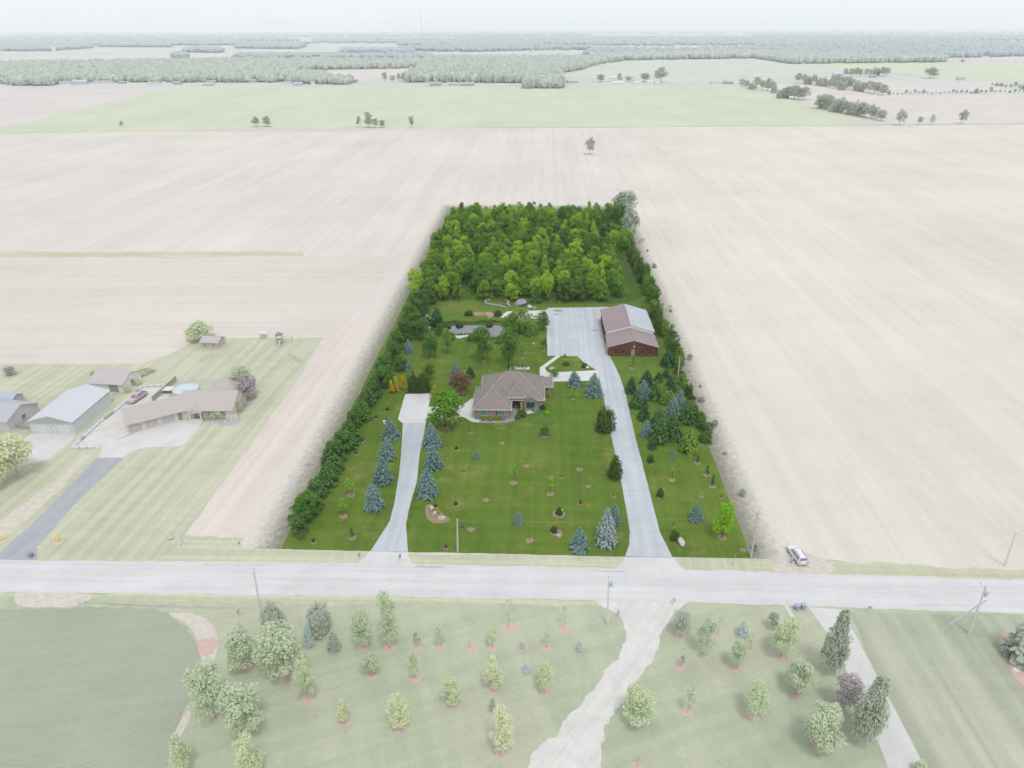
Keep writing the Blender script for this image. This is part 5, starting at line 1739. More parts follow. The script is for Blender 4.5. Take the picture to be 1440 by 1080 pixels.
# green carved garden ornament with cream heads
p = P(602, 457)
t = lone('garden_ornament', p, 'green garden ornament post with cream rounded heads before dark evergreens', 'ornament')
MB().lathe([(.7, 0), (.75, 1.0), (.55, 2.0), (.45, 2.6), (.2, 2.7)], 14).build('body', plain('ornament green', C(40, 110, 70)), t, smooth=True)
MB().lathe([(.3, 2.65), (.62, 2.85), (.7, 3.2), (.5, 3.6), (.1, 3.75)], 14, (-.15, 0)).build('head', plain('ornament cream', C(226, 206, 160)), t, smooth=True)
MB().lathe([(.2, 1.9), (.4, 2.05), (.42, 2.4), (.25, 2.75), (.05, 2.8)], 12, (.85, 0)).build('side_head', plain('ornament pale', C(232, 218, 180)), t, smooth=True)
MB().tube((.4, 0, 1.9), (.85, 0, 2.1), .16, .14, 8).build('arm', MATS['ornament green'], t)
# canoe under a green cover
a, b = P(600, 461), P(620, 467)
t = empty('covered_canoe', a.lerp(b, .5), math.atan2((b - a).y, (b - a).x), 'long canoe with white bow under a green cover on the bank', 'canoe')
Lc = (b - a).length
v, f = [], []
N_ = 12
for i in range(N_ + 1):
    s = -1 + 2 * i / N_
    w_ = .55 * (1 - abs(s) ** 2.2) + .03
    for j in range(7):
        th = math.pi * j / 6
        v.append((s * Lc / 2, w_ * math.cos(th), .05 + (.55 + .15 * abs(s)) * math.sin(th)))
for i in range(N_):
    for j in range(6):
        f.append((i * 7 + j, i * 7 + 7 + j, i * 7 + 8 + j, i * 7 + 1 + j))
MB().add(v[:35], [q for q in f if max(q) < 35]).build('bow', plain('canoe white', C(206, 206, 196)), t, smooth=True)
k0 = 28
MB().add(v[k0:], [tuple(i - k0 for i in q) for q in f if min(q) >= k0]).build('cover', plain('green tarp', C(60, 92, 54)), t, smooth=True)
# orange markers and a yellow box on the lawns
for x, y, c, lab in ((750.5, 485, C(220, 190, 90), 'little yellow box on the lawn behind the house'), (753, 446, C(210, 110, 60), 'little orange marker at the concrete yard corner'), (787, 426, C(200, 110, 60), 'little orange marker at the grove edge')):
    p = P(x, y)
    t = lone('marker_box', p, lab, 'marker')
    MB().box(-.35, .35, -.25, .25, 0, .5).build('box', plain('mk%d' % x, c), t, .03)
    MB().box(-.4, .4, -.3, .3, .5, .56).build('lid', plain('mk%d' % x, c), t)
# red edging board along the back of the parking pad
a, b = P(570, 553.6), P(607, 553.1)
t = empty('edging_board', a, math.atan2((b - a).y, (b - a).x), 'low dark red edging board along the back of the parking pad', 'edging')
for i in range(4):
    q = (b - a).length / 4
    MB().box(i * q + .01, (i + 1) * q - .01, 0, .12, 0, .35).build('board', plain('red board', C(110, 56, 52)), t)
t = lone('garden_drum', P(540.5, 596), 'white drum beside the upper blue spruce', 'drum')
MB().lathe([(.3, 0), (.3, .8), (.27, .84)], 12).build('body', M_white, t); MB().lathe([(.31, .8), (.31, .86)], 12).build('lid', M_white, t)

# ------------------------------------------------------------------ utility poles
M_pole = plain('weathered pole wood', C(206, 205, 204), .9, .12)
M_polep = plain('pale pole wood', C(240, 239, 239), .9, .08)


def pole(base, top, label, mat, arm=True, transf=False, group=None, z=-.05):
    p = P(*base)
    h = hgt(base[0], base[1], top[1])
    t = empty('utility_pole', (p.x, p.y, z), 0, label, 'utility pole', group)
    # lean of the pole in the picture plane
    q = P(top[0], top[1], h)
    dx = max(-.5, min(.5, q.x - p.x)); 
    MB().tube((0, 0, 0), (dx, 0, h), .19, .12, 10).build('pole', mat, t)
    if arm:
        MB().box(dx - .06, dx + .06, -1.1, 1.1, h - .75, h - .62).build('crossarm', mat, t)
        for s in (-1, 0, 1):
            MB().lathe([(.05, h - .62), (.09, h - .55), (.05, h - .4)], 8, (dx, s * .98)).build('insulator', M_polep, t)
    if transf:
        MB().lathe([(.05, h - 2.3), (.28, h - 2.25), (.28, h - 1.4), (.06, h - 1.3)], 12, (dx + .45, 0)).build('transformer', plain('pale blue steel', C(200, 216, 222)), t)
    return (p.x + dx, p.y, h - .4 + z)


south_tops = [pole((368, 868), (355.7, 797), 'pale utility pole at the verge beside the grain crop bend', M_polep),
              pole((854, 878), (856.5, 808), 'pale utility pole at the mouth of the gravel drive', M_polep, transf=True)]
e = pole((1363, 890.6), (1381.5, 822), 'braced utility pole on the striped lawn', M_polep, transf=True)
south_tops.append(e)
north_tops = [pole((254, 768), (243, 723), 'thin pale pole on the neighbour front lawn', M_polep, arm=False),
              pole((643.7, 776), (642.8, 729.5), 'slim grey pole with a small lamp at the lot front', M_pole, arm=False),
              pole((1056, 784), (1066, 720), 'leaning grey utility pole at the lot corner by the road', M_pole),
              pole((1413, 795), (1428, 747), 'pale pole at the edge of the pale field', M_polep, arm=False)]
pole((952.4, 538), (956, 503), 'white grey pole in the east hedge', M_pole, arm=False)
# brace of the braced pole belongs to it
br = [o for o in COL.objects if o.get('label') == 'braced utility pole on the striped lawn'][0]
q0, q1 = P(1334, 879) - br.location, Vector((.5, 0, 7.2))
MB().tube(q0, q1, .12, .1, 8).build('brace', M_polep, br)
lp = [o for o in COL.objects if str(o.get('label', '')).startswith('slim grey pole')][0]
MB().tube((0, 0, 5.6), (1.0, 0, 5.9), .05, .04, 6).box(.75, 1.35, -.16, .16, 5.78, 5.95).build('lamp_arm', plain('lamp grey', C(70, 72, 74)), lp)
M_wire = plain('wire', C(190, 190, 192), .6)


def wire(a, b, sag, label):
    a, b = Vector(a), Vector(b)
    m = MB()
    pts_ = [a.lerp(b, i / 16) - Vector((0, 0, sag * 4 * (i / 16) * (1 - i / 16))) for i in range(17)]
    for u, v in zip(pts_, pts_[1:]): m.tube(u, v, .008, .008, 4, False)
    o = m.build('power_line', M_wire)
    tag(o, label, 'wire')


pv = [tuple(Vector(south_tops[0]) - (Vector(south_tops[1]) - Vector(south_tops[0])))] + south_tops
for i, nm in enumerate(('left of the bend pole', 'between the bend pole and the gravel drive pole', 'between the gravel drive pole and the braced pole')):
    for s, what in ((-.98, 'near'), (.98, 'far')):
        wire(Vector(pv[i]) + Vector((0, s, 0)), Vector(pv[i + 1]) + Vector((0, s, 0)), .9, 'thin %s side power line strung %s' % (what, nm))
wire(north_tops[2], north_tops[3], .7, 'thin power line from the lot corner pole to the dry field pole')
wire(north_tops[1], north_tops[2], .9, 'thin power line over the lot front between slim and leaning poles')
# yellow guy marker
a, b = P(1030, 797), P(1035.5, 785)
t = empty('guy_marker', a, 0, 'thin yellow guy wire marker on the verge at the lot corner', 'marker')
MB().tube((0, 0, -.05), (b - a) * .5 + Vector((0, 0, 2.2)), .05, .05, 6).build('sleeve', plain('yellow sleeve', C(190, 170, 80)), t)
MB().box(-.12, .12, -.12, .12, -.1, .05).build('anchor', M_polep, t)

# ------------------------------------------------------------------ roadside boxes, bins, signs
def mailbox(px, py, label, c):
    t = lone('mailbox', (P(px, py).x, P(px, py).y, -.05), label, 'mailbox')
    MB().box(-.06, .06, -.06, .06, 0, 1.1).build('post', M_polep, t)
    MB().prism([(-.16, 1.1), (.16, 1.1), (.16, 1.32), (.1, 1.42), (-.1, 1.42), (-.16, 1.32)], 'y', -.3, .3).build('box', plain('mb%d' % px, c), t)
    MB().box(.162, .19, -.2, -.1, 1.25, 1.5).build('flag', plain('mailbox flag', C(190, 120, 110)), t)


mailbox(506, 787, 'grey mailbox left of the narrow driveway mouth', C(170, 164, 160))
mailbox(563, 789, 'blue mailbox right of the narrow driveway mouth', C(120, 140, 176))
mailbox(947, 850, 'tan mailbox by the mouth of the gravel drive', C(212, 200, 190))
mailbox(869, 868, 'grey mailbox beside the gravel drive pole', C(190, 190, 194))
mailbox(336, 866, 'pale mailbox on the verge by the grain crop', C(190, 184, 178))
mailbox(337.5, 770, 'pale box on a post beside the roadside verge', C(196, 192, 186))
for x, y, c, lab in ((1120, 857, C(178, 184, 220), 'blue rolling trash bin at the concrete drive mouth'), (1129, 856, C(178, 196, 206), 'grey blue rolling trash bin beside the blue one'),
                     (44, 783, C(168, 168, 174), 'dark rolling trash bin at the blacktop mouth')):
    p = P(x, y)
    t = lone('trash_bin', (p.x, p.y, -.03), lab, 'trash bin')
    m = MB(); v = []
    for z, s in ((.05, .25), (.95, .34)):
        v += [(-s, -s, z), (s, -s, z), (s, s, z), (-s, s, z)]
    m.add(v, [(3, 2, 1, 0), (4, 5, 6, 7), (0, 1, 5, 4), (1, 2, 6, 5), (2, 3, 7, 6), (3, 0, 4, 7)])
    mm = plain('bin%d' % x, c)
    m.build('body', mm, t)
    MB().box(-.37, .37, -.38, .4, .96, 1.05).build('lid', mm, t, .03)
    for s in (-.28, .22): MB().tube((s, .27, .12), (s + .06, .27, .12), .12, .12, 10).build('wheel', M_dark, t)
t = lone('road_sign', P(1220.5, 861), 'small green sign on a short post at the striped lawn', 'sign')
MB().box(-.04, .04, -.04, .04, -.1, 1.2).build('post', M_polep, t); MB().box(-.3, .3, -.07, -.045, .9, 1.35).build('plate', plain('pale green sign', C(170, 206, 180)), t)
rock(240, 757, 10, .6, plain('pale field stone', C(206, 204, 200)), 'pale boulder on the neighbour verge beside the thin pole', 21, z=-.1)
rock(54, 770, 5, .5, M_white, 'small white stone beside the blacktop', 22, z=-.1)
rock(116, 847, 11, .7, plain('pale riprap', C(214, 214, 216)), 'pale riprap stone at the culvert by the grain crop', 23, z=-.1)
rock(1414, 921, 9, .8, plain('grey garden stone', C(176, 176, 182)), 'grey ornament stone in the red mulch bed', 24, z=-.1)
t = lone('tyre_ring', (P(1429, 942).x, P(1429, 942).y, -.04), 'small white ring lying in the red mulch bed', 'ring')
MB().lathe([(.3, 0), (.42, .02), (.42, .1), (.3, .12)], 16).build('ring', M_white, t)
MB().lathe([(.2, 0.01), (.2, .06)], 12).build('centre', M_dark, t)

# ------------------------------------------------------------------ vehicles
def wheels(t, xs, yw, r, tyre, rim):
    for x in xs:
        for s in (-1, 1):
            w_ = MB().tube((x, s * yw - .11, r), (x, s * yw + .11, r), r, r, 16).build('wheel', tyre, t, .02)
            MB().tube((x, s * (yw + .115), r), (x, s * (yw + .125), r), r * .6, r * .55, 12).build('rim', rim, w_)


M_tyre = plain('pale tyre', C(128, 128, 134), .9)
M_rim = plain('alloy', C(206, 206, 210), .4)
M_cglass = glass('pale car glass', C(150, 152, 168), .1)


def suv(p, rz, paint, label):
    t = empty('parked_suv', p, rz, label, 'car')
    body = [(-2.35, .35), (2.3, .35), (2.38, .6), (2.3, .92), (1.25, 1.08), (-2.3, 1.1), (-2.4, .7)]
    MB().prism(body, 'y', -.93, .93).build('body', paint, t, .07)
    v = []
    for (x0, x1, w_, z) in ((-2.28, 1.2, .88, 1.08), (-2.05, .35, .7, 1.72)):
        v += [(x0, -w_, z), (x1, -w_, z), (x1, w_, z), (x0, w_, z)]
    MB().add(v, [(4, 5, 6, 7), (0, 1, 5, 4), (1, 2, 6, 5), (2, 3, 7, 6), (3, 0, 4, 7)]).build('cabin', paint, t, .05)
    def q(pts, nm):
        MB().add(pts, [(0, 1, 2, 3)]).build(nm, M_cglass, t)
    q([(1.16, -.8, 1.13), (1.16, .8, 1.13), (.43, .64, 1.68), (.43, -.64, 1.68)], 'windscreen')
    q([(-2.275, .74, 1.2), (-2.275, -.74, 1.2), (-2.12, -.62, 1.66), (-2.12, .62, 1.66)], 'rear_window')
    for s in (-1, 1):
        for x0, x1, u0, u1 in ((.2, .95, .1, .3), (-.85, .1, -.85, 0.0), (-2.0, -.95, -1.9, -.95)):
            pts = [(x0, s * .885, 1.15), (x1, s * .885, 1.15), (u1, s * .722, 1.67), (u0, s * .722, 1.67)]
            q(pts if s < 0 else pts[::-1], 'side_window')
        MB().box(2.24, 2.37, s * .55 - .22, s * .55 + .22, .72, .88).build('headlight', M_rim, t)
        MB().box(-2.42, -2.3, s * .75 - .1, s * .75 + .1, .75, 1.0).build('tail_light', plain('tail lamp', C(200, 140, 140)), t)
        MB().box(.75, .95, s * .98 - .1, s * .98 + .1, 1.05, 1.2).build('mirror', paint, t)
        MB().box(-1.9, .1, s * .6 - .03, s * .6 + .03, 1.72, 1.8).build('roof_rail', M_tyre, t)
    MB().box(-2.5, -2.36, -.85, .85, .4, .6).build('bumper', M_rim, t)
    wheels(t, (-1.4, 1.45), .84, .36, M_tyre, M_rim)
    return t


a, b = P(1126, 792), P(1114, 775)
suv((a.lerp(b, .5).x, a.lerp(b, .5).y, -.05), math.atan2((b - a).y, (b - a).x), plain('white car paint', C(240, 240, 246), .25, .02), 'white SUV parked on bare earth at the field edge')
a, b = P(204, 555), P(184, 568)
c_ = a.lerp(b, .5)
M_red = plain('dark red car paint', C(216, 190, 192), .3, .03)
t = empty('pickup_truck', (c_.x, c_.y, -.05), math.atan2((b - a).y, (b - a).x), 'pale red pickup truck on the gravel yard behind the garage', 'truck')
MB().prism([(-2.8, .45), (2.75, .45), (2.85, .7), (2.8, 1.05), (1.5, 1.15), (-2.8, 1.15)], 'y', -.97, .97).build('body', M_red, t, .06)
v = []
for (x0, x1, w_, z) in ((-.75, 1.45, .9, 1.12), (-.6, .7, .74, 1.85)):
    v += [(x0, -w_, z), (x1, -w_, z), (x1, w_, z), (x0, w_, z)]
MB().add(v, [(4, 5, 6, 7), (0, 1, 5, 4), (1, 2, 6, 5), (2, 3, 7, 6), (3, 0, 4, 7)]).build('cab', M_red, t, .05)
MB().add([(1.44, -.8, 1.2), (1.44, .8, 1.2), (.78, .68, 1.8), (.78, -.68, 1.8)], [(0, 1, 2, 3)]).build('windscreen', M_cglass, t)
for s in (-1, 1):
    pts = [(-.6, s * .9, 1.2), (1.15, s * .9, 1.2), (.55, s * .765, 1.78), (-.5, s * .765, 1.78)]
    MB().add(pts if s < 0 else pts[::-1], [(0, 1, 2, 3)]).build('side_window', M_cglass, t)
    MB().box(2.74, 2.87, s * .65 - .2, s * .65 + .2, .78, .98).build('headlight', M_rim, t)
MB().box(-2.7, -.85, -.8, .8, 1.152, 1.2).build('bed_cover', plain('dark bed', C(140, 136, 142)), t)
MB().box(2.8, 2.98, -.9, .9, .45, .68).build('bumper', M_rim, t)
wheels(t, (-1.75, 1.8), .88, .4, M_tyre, M_rim)

# ------------------------------------------------------------------ the person beside the white car
def person(loc, rz):
    me = bpy.data.meshes.new('person')
    J = [((0, 0, .95), .15), ((0, 0, 1.2), .15), ((0, 0, 1.42), .16), ((0, 0, 1.52), .06), ((0, .01, 1.62), .1), ((0, .01, 1.74), .085),
         ((-.1, 0, .88), .1), ((-.12, .02, .48), .07), ((-.12, 0, .09), .05), ((-.12, .14, .04), .045),
         ((.1, 0, .88), .1), ((.13, -.01, .48), .07), ((.13, 0, .09), .05), ((.13, .14, .04), .045),
         ((-.2, 0, 1.42), .065), ((-.27, .03, 1.15), .05), ((-.14, .26, 1.1), .035), ((-.08, .32, 1.12), .03),
         ((.2, 0, 1.42), .065), ((.27, .03, 1.15), .05), ((.14, .26, 1.1), .035), ((.08, .32, 1.12), .03)]
    E = [(0, 1), (1, 2), (2, 3), (3, 4), (4, 5), (0, 6), (6, 7), (7, 8), (8, 9), (0, 10), (10, 11), (11, 12), (12, 13), (2, 14), (14, 15), (15, 16), (16, 17), (2, 18), (18, 19), (19, 20), (20, 21)]
    me.from_pydata([j[0] for j in J], E, [])
    o = bpy.data.objects.new('person', me)
    link(o)
    o.modifiers.new('skin', 'SKIN')
    for i, j in enumerate(J): me.skin_vertices[0].data[i].radius = (j[1], j[1] * .85)
    me.skin_vertices[0].data[0].use_root = True
    sb = o.modifiers.new('sub', 'SUBSURF'); sb.levels = sb.render_levels = 2
    s = Nodes('person_cloth')
    sep = s.n('SeparateXYZ'); s.l(s.n('TexCoord').outputs['Object'], sep.inputs[0])
    z = sep.outputs['Z']
    c = s.mix(s.math('GREATER_THAN', z, .92), C(150, 156, 172), C(190, 212, 226))
    c = s.mix(s.math('GREATER_THAN', z, 1.5), c, C(214, 190, 176))
    c = s.mix(s.math('GREATER_THAN', z, 1.7), c, C(150, 140, 136))
    me.materials.append(s.done(c, .9))
    o.location = loc; o.rotation_euler = (0, 0, rz)
    tag(o, 'person in light blue top standing beside the white SUV', 'person')


p = P(1112.5, 792)
person((p.x, p.y, -.05), R(20))

# ------------------------------------------------------------------ neighbour's buildings (west)
M_tanroof = shingle('pale brown shingles', C(200, 194, 190), .05)
M_pbrick = brick('pale orange brick', C(240, 228, 214), C(234, 220, 206))
M_ptrim = plain('pale trim', C(232, 230, 228), .7, .03)
M_gdoor = plain('pale grey garage door', C(208, 206, 203), .7, .05)
M_pglass = glass('pale glass', C(160, 166, 170))
# blue metal barn
bpos, rz_, w_ = frame_at((45.8, 609.3), (106.7, 610.2))
t = empty('metal_barn', (bpos.x, bpos.y, -.1), rz_, 'pale blue metal barn with two white roll up doors', 'barn')
M_bw = panel_metal('pale blue siding', C(224, 232, 233), .6, .6, 'x', 0, .03)
M_bwl = panel_metal('pale blue side siding', C(226, 234, 235), .6, .6, 'y', 0, .03)
M_br = panel_metal('pale blue metal roof', C(213, 218, 225), .7, .5, 'y', 0, .02)
dp = 15.5
gable_wall(0, w_, 0, dp, 3.4, .3, 'y').build('wall', M_bw, t)
MB().box(w_ + .004, w_ + .03, .02, dp, 0, 2.9).build('side_wall', M_bwl, t)
MB().box(w_ + .006, w_ + .05, .0, dp, 2.92, 3.38).build('eave_band', plain('grey band', C(192, 194, 196)), t)
MB().prism([(-.3, 3.32), (w_ + .3, 3.32), (w_ / 2, 3.4 + w_ / 2 * .3)], 'y', -.32, -.02).build('gable_panel', MATS['grey band'], t)
for sd in (0, 1):
    gable_slope(0, w_, 0, dp, 3.4, .3, 'y', .35, .35, .1, sd).build('roof', M_br, t)
for u in (.25, .77):
    opening(t, 'f', w_ * u, .05, 2.7, 2.6, 0, M_ptrim, M_white, 'rolling_door', .1, .06)
opening(t, 'f', w_ * .53, .05, .85, 2.0, 0, M_gdoor, M_white, 'door', .12, .06)
# brown roofed shed with white gable
bpos, rz_, w_ = frame_at((129, 549.5), (173.3, 552.5))
t = empty('white_shed', (bpos.x, bpos.y, -.1), rz_ + R(2), 'white shed with brown metal roof behind the blue barn', 'shed')
gable_wall(0, w_, 0, 8, 2.5, .38, 'x').build('wall', plain('white siding', C(250, 250, 248)), t)
for sd in (0, 1):
    gable_slope(0, w_, 0, 8, 2.5, .38, 'x', .4, .35, .1, sd).build('roof', panel_metal('pale brown metal', C(202, 192, 194), .8, .6, 'x', 0, .03), t)
opening(t, 'f', w_ * .72, .05, 2.6, 2.1, 0, M_ptrim, plain('brown door', C(178, 170, 166)), 'garage_door', .1, .06)
opening(t, 'r', 4, .9, .9, 1.0, w_, M_ptrim, M_pglass, 'window')
# dark roofed house at the edge
a = P(-20, 602)
t = empty('grey_house', (a.x, a.y, -.1), R(-12), 'grey roofed house with railed deck beyond the blue barn', 'house')
gable_wall(-6, 7.0, 0, 9, 2.8, .45, 'x').build('wall', plain('grey siding', C(228, 226, 226)), t)
for sd in (0, 1):
    gable_slope(-6, 7.0, 0, 9, 2.8, .45, 'x', .45, .4, .14, sd).build('roof', shingle('pale slate shingles', C(196, 198, 206), .05), t)
opening(t, 'r', 4.5, 1, 1.2, 1.2, 7.0, M_ptrim, M_pglass, 'window')
opening(t, 'f', 3.0, 1, 1.2, 1.2, 0, M_ptrim, M_pglass, 'window')
MB().box(7.2, 10.5, 1.5, 5.5, -.05, .35).build('deck', plain('deck boards', C(186, 178, 174)), t)
for i in range(9):
    MB().box(7.2 + i * .4, 7.26 + i * .4, 1.5, 1.56, .35, 1.3).build('rail_post', MATS['deck boards'], t)
MB().box(7.2, 10.5, 1.48, 1.58, 1.25, 1.33).build('handrail', MATS['deck boards'], t)
a = P(8, 572)
t = empty('garden_shed', (a.x, a.y, -.1), R(-10), 'small blue roofed shed behind the grey roofed house', 'shed')
gable_wall(-2.5, 2.5, 0, 3.5, 2.2, .5, 'x').build('wall', plain('grey shed siding', C(200, 200, 200)), t)
for sd in (0, 1): gable_slope(-2.5, 2.5, 0, 3.5, 2.2, .5, 'x', .3, .25, .1, sd).build('roof', plain('blue shed roof', C(190, 202, 216)), t)
MB().box(-.5, .5, -.05, -.004, .05, 1.9).build('door', M_gdoor, t)
# ranch house: main block and angled garage wing
hp_ = P(262, 588.5)
t = empty('ranch_house', (hp_.x, hp_.y, -.1), 0, 'bent tan brick ranch house with three garage doors and pale brown roof', 'house')
gable_wall(-1.0, 11.6, 0, 10, 2.6, .5, 'x').build('wall', M_pbrick, t)
for sd in (0, 1): gable_slope(-1.5, 11.6, 0, 10, 2.6, .5, 'x', .5, .4, .14, sd).build('roof', M_tanroof, t)
# the wing is laid out along its own line
ang_ = R(32)
Rz = Matrix.Rotation(ang_, 4, 'Z')


def turned(mb, name, mat, parent):
    o = mb.build(name, mat, parent)
    o.matrix_local = Rz
    return o


turned(gable_wall(-12.6, 1.5, 0, 8.4, 2.55, .5, 'x'), 'wing_wall', M_pbrick, t)
for sd in (0, 1): turned(gable_slope(-12.6, 2.2, 0, 8.4, 2.55, .5, 'x', .5, .4, .14, sd), 'wing_roof', M_tanroof, t)
for k, u in enumerate((-11.1, -7.5, -3.9)):
    h_ = bpy.data.objects.new('x', None)
    o = opening(t, 'f', u, .05, 2.75, 2.0, 0, M_ptrim, M_gdoor, 'garage_door', .12, .08)
    o.matrix_local = Rz
    for q in range(1, 4):
        MB().box(u - 1.37, u + 1.37, -.03, -.021, .05 + q * .5 - .02, .05 + q * .5).build('door_joint', plain('joint grey', C(170, 168, 166)), o)
    bpy.data.objects.remove(h_)
o = opening(t, 'f', -1.2, .05, .95, 2.05, 0, M_ptrim, plain('dark side door', C(166, 162, 162)), 'door', .1, .06); o.matrix_local = Rz
gable_wall(1.4, 4.4, -1.3, .2, 2.5, .5, 'y', 2.3).build('porch_gable', M_pbrick, t)
for sd in (0, 1): gable_slope(1.4, 4.4, -1.3, 3, 2.5, .5, 'y', .25, .2, .12, sd).build('porch_roof', M_tanroof, t)
for u in (1.5, 4.1): MB().box(u, u + .3, -1.25, -.95, 0, 2.4).build('porch_column', M_ptrim, t)
opening(t, 'f', 2.9, .5, 1.0, 2.0, 0, plain('dark door frame', C(160, 158, 158)), M_pglass, 'front_door', .15, .06)
for i in range(3): MB().box(1.3 - i * .1, 4.6 + i * .1, -1.5 - i * .45, -.9 - i * .45, -.02, .5 - i * .15).build('step', M_conc_s, t)
for u in (6.3, 9.3): opening(t, 'f', u, .9, 1.3, 1.2, 0, M_ptrim, M_pglass, 'window')
opening(t, 'r', 3.5, .9, 1.1, 1.1, 11.6, M_ptrim, M_pglass, 'window')
MB().box(2.5, 9.5, 9.5, 16.5, 0, 2.6).build('rear_wall', M_pbrick, t)
hip_roof(2.5, 9.5, 9.0, 16.5, 2.6, .62).build('rear_roof', M_tanroof, t)
MB().box(4.9, 5.2, 12, 12.3, 4, 5.1).build('roof_vent', M_ptrim, t)
sheet('gravel_bed', [(281, 592), (300, 594), (320, 598), (336, 595), (339, 589), (338, 583), (346, 575), (360, 560), (358, 556), (346, 566), (334, 584), (328, 589), (284, 588)], plain('slate chips', C(188, 188, 196), .9, .15, 2), -.03, .15, .6, smooth=True)
rock(331, 586, 7, 1.0, M_white, 'white boulder at the corner of the ranch house', 31, z=-.1)
for i, (x, y) in enumerate(((293, 592), (299, 594), (317, 594), (325, 592))):
    rock(x, y, 3, .5, M_white, 'small white ornament in the slate bed before the ranch house', 40 + i, 'garden_ornament', 'ornament', z=-.1)['group'] = 'ornaments in the slate bed'
# round pool behind the ranch house
p = P(262, 551)
t = empty('round_pool', (p.x, p.y, -.1), 0, 'round white walled swimming pool behind the ranch house', 'pool')
n_ = 28
MB().lathe([(3.3, 0), (3.3, 1.25), (3.15, 1.28), (3.15, .95)], n_).build('wall', M_white, t)
MB().lathe([(3.14, 1.0), (3.14, 1.06)], n_).build('water', plain('pool water', C(208, 224, 234), .3, .05), t)
MB().box(-6.0, -3.4, -1.2, 1.2, 1.0, 1.15).box(-5.9, -5.8, -1.1, -1.0, 0, 1.0).box(-5.9, -5.8, 1.0, 1.1, 0, 1.0).build('deck', M_ptrim, t)
for i in range(5): MB().box(-6.0, -5.92, -1.15 + i * .5, -1.08 + i * .5, 1.15, 2.1).build('rail_post', M_ptrim, t)
# board fence by the pool
a, b = P(215, 565), P(250, 534)
t = empty('board_fence', (a.x, a.y, -.1), math.atan2((b - a).y, (b - a).x), 'yellowish capped board fence between gravel yard and pool', 'fence')
L_ = (b - a).length
M_fy = plain('yellowish boards', C(224, 220, 186)); M_fd = plain('grey fence side', C(184, 188, 172))
n_ = int(L_ / .6)
bd = MB().box(0, .57, -.04, .04, 0, 1.6).build('board', M_fd, t)
for i in range(n_):
    o = bd if i == 0 else link(bd.copy(), t)
    o.location = (i * .6, 0, 0)
MB().box(-.05, L_, -.14, .14, 1.602, 1.7).build('cap_rail', M_fy, t)
a, b = P(258, 538), P(330, 534)
t = empty('wire_fence', (a.x, a.y, -.1), math.atan2((b - a).y, (b - a).x), 'thin grey fence behind the pool and ranch house', 'fence')
L_ = (b - a).length
for i in range(12):
    MB().tube((i * L_ / 11, 0, 0), (i * L_ / 11, 0, 1.4), .05, .05, 6).build('post', M_polep, t)
for z in (.5, .95, 1.35): MB().tube((0, 0, z), (L_, 0, z), .025, .025, 5).build('rail', M_polep, t)
# white block retaining wall round the gravel yard
wl = [(133.5, 630), (101.7, 630.8), (140, 595), (160, 580), (176.7, 566.7), (199, 544.5), (227, 543)]
t = empty('block_wall', (P(101.7, 630.8).x, P(101.7, 630.8).y, -.1), 0, 'low white block wall with dark joints round the gravel yard', 'wall')
o0 = P(101.7, 630.8)
M_blk = plain('white block', C(226, 226, 230), .8, .05); M_blk2 = plain('dark block', C(170, 170, 178), .8, .08)
blk = MB().box(-.74, .74, -.3, .3, 0, .6)
b0 = blk.build('block', M_blk, t, .05); b1 = MB().box(-.74, .74, -.33, .33, 0, .42).build('block', M_blk2, t, .05)
u0 = u1 = True
k = 0
for A_, B_ in zip(wl, wl[1:]):
    a, b = P(*A_), P(*B_)
    n_ = max(1, int((b - a).length / 1.5))
    for i in range(n_):
        dark = (k % 7 in (4, 5)) and k > 4
        k += 1
        src = b1 if dark else b0
        if (dark and u1) or (not dark and u0):
            o = src
            if dark: u1 = False
            else: u0 = False
        else:
            o = link(src.copy(), t)
        q = a.lerp(b, (i + .5) / n_) - o0
        o.location = (q.x, q.y, 0); o.rotation_euler = (0, 0, math.atan2((b - a).y, (b - a).x))
# little brick shed at the lawn's far end
bpos, rz_, w_ = frame_at((284, 489.5), (309, 489.5))
t = empty('brick_shed', (bpos.x, bpos.y, -.1), rz_ + R(-6), 'little reddish shed with grey roof at the far end of the lawn', 'shed')
gable_wall(0, w_, 0, 4.2, 2.2, .4, 'x').build('wall', plain('reddish siding', C(218, 204, 200)), t)
for sd in (0, 1): gable_slope(0, w_, 0, 4.2, 2.2, .4, 'x', .45, .3, .1, sd).build('roof', shingle('pale grey shingles', C(200, 196, 198), .05), t)
for u in (.22, .72): opening(t, 'f', w_ * u, .8, .6, .9, 0, M_ptrim, M_pglass, 'window', .08, .05)
opening(t, 'f', w_ * .48, .05, .8, 1.8, 0, M_ptrim, M_gdoor, 'door', .08, .05)
# playset
p = P(394, 483)
t = empty('playset', (p.x, p.y, -.1), R(10), 'wooden playset tower with dark roof and green slide', 'playset')
M_wd = plain('pale play wood', C(206, 190, 176))
for x in (-.8, .8):
    for y in (-.8, .8): MB().box(x - .06, x + .06, y - .06, y + .06, 0, 3.0).build('post', M_wd, t)
MB().box(-.9, .9, -.9, .9, 1.3, 1.42).build('platform', M_wd, t)
MB().add([(-1.1, -1.1, 2.95), (1.1, -1.1, 2.95), (1.1, 1.1, 2.95), (-1.1, 1.1, 2.95), (0, 0, 3.9)], [(0, 1, 4), (1, 2, 4), (2, 3, 4), (3, 0, 4), (3, 2, 1, 0)]).build('roof', plain('dark play roof', C(150, 148, 160)), t)
MB().prism([(-.9, 1.38), (-2.9, .1), (-3.1, .1), (-3.1, .2), (-2.9, .25), (-.9, 1.55)], 'x', -.3, .3).build('slide', plain('pale green slide', C(170, 206, 196)), t)
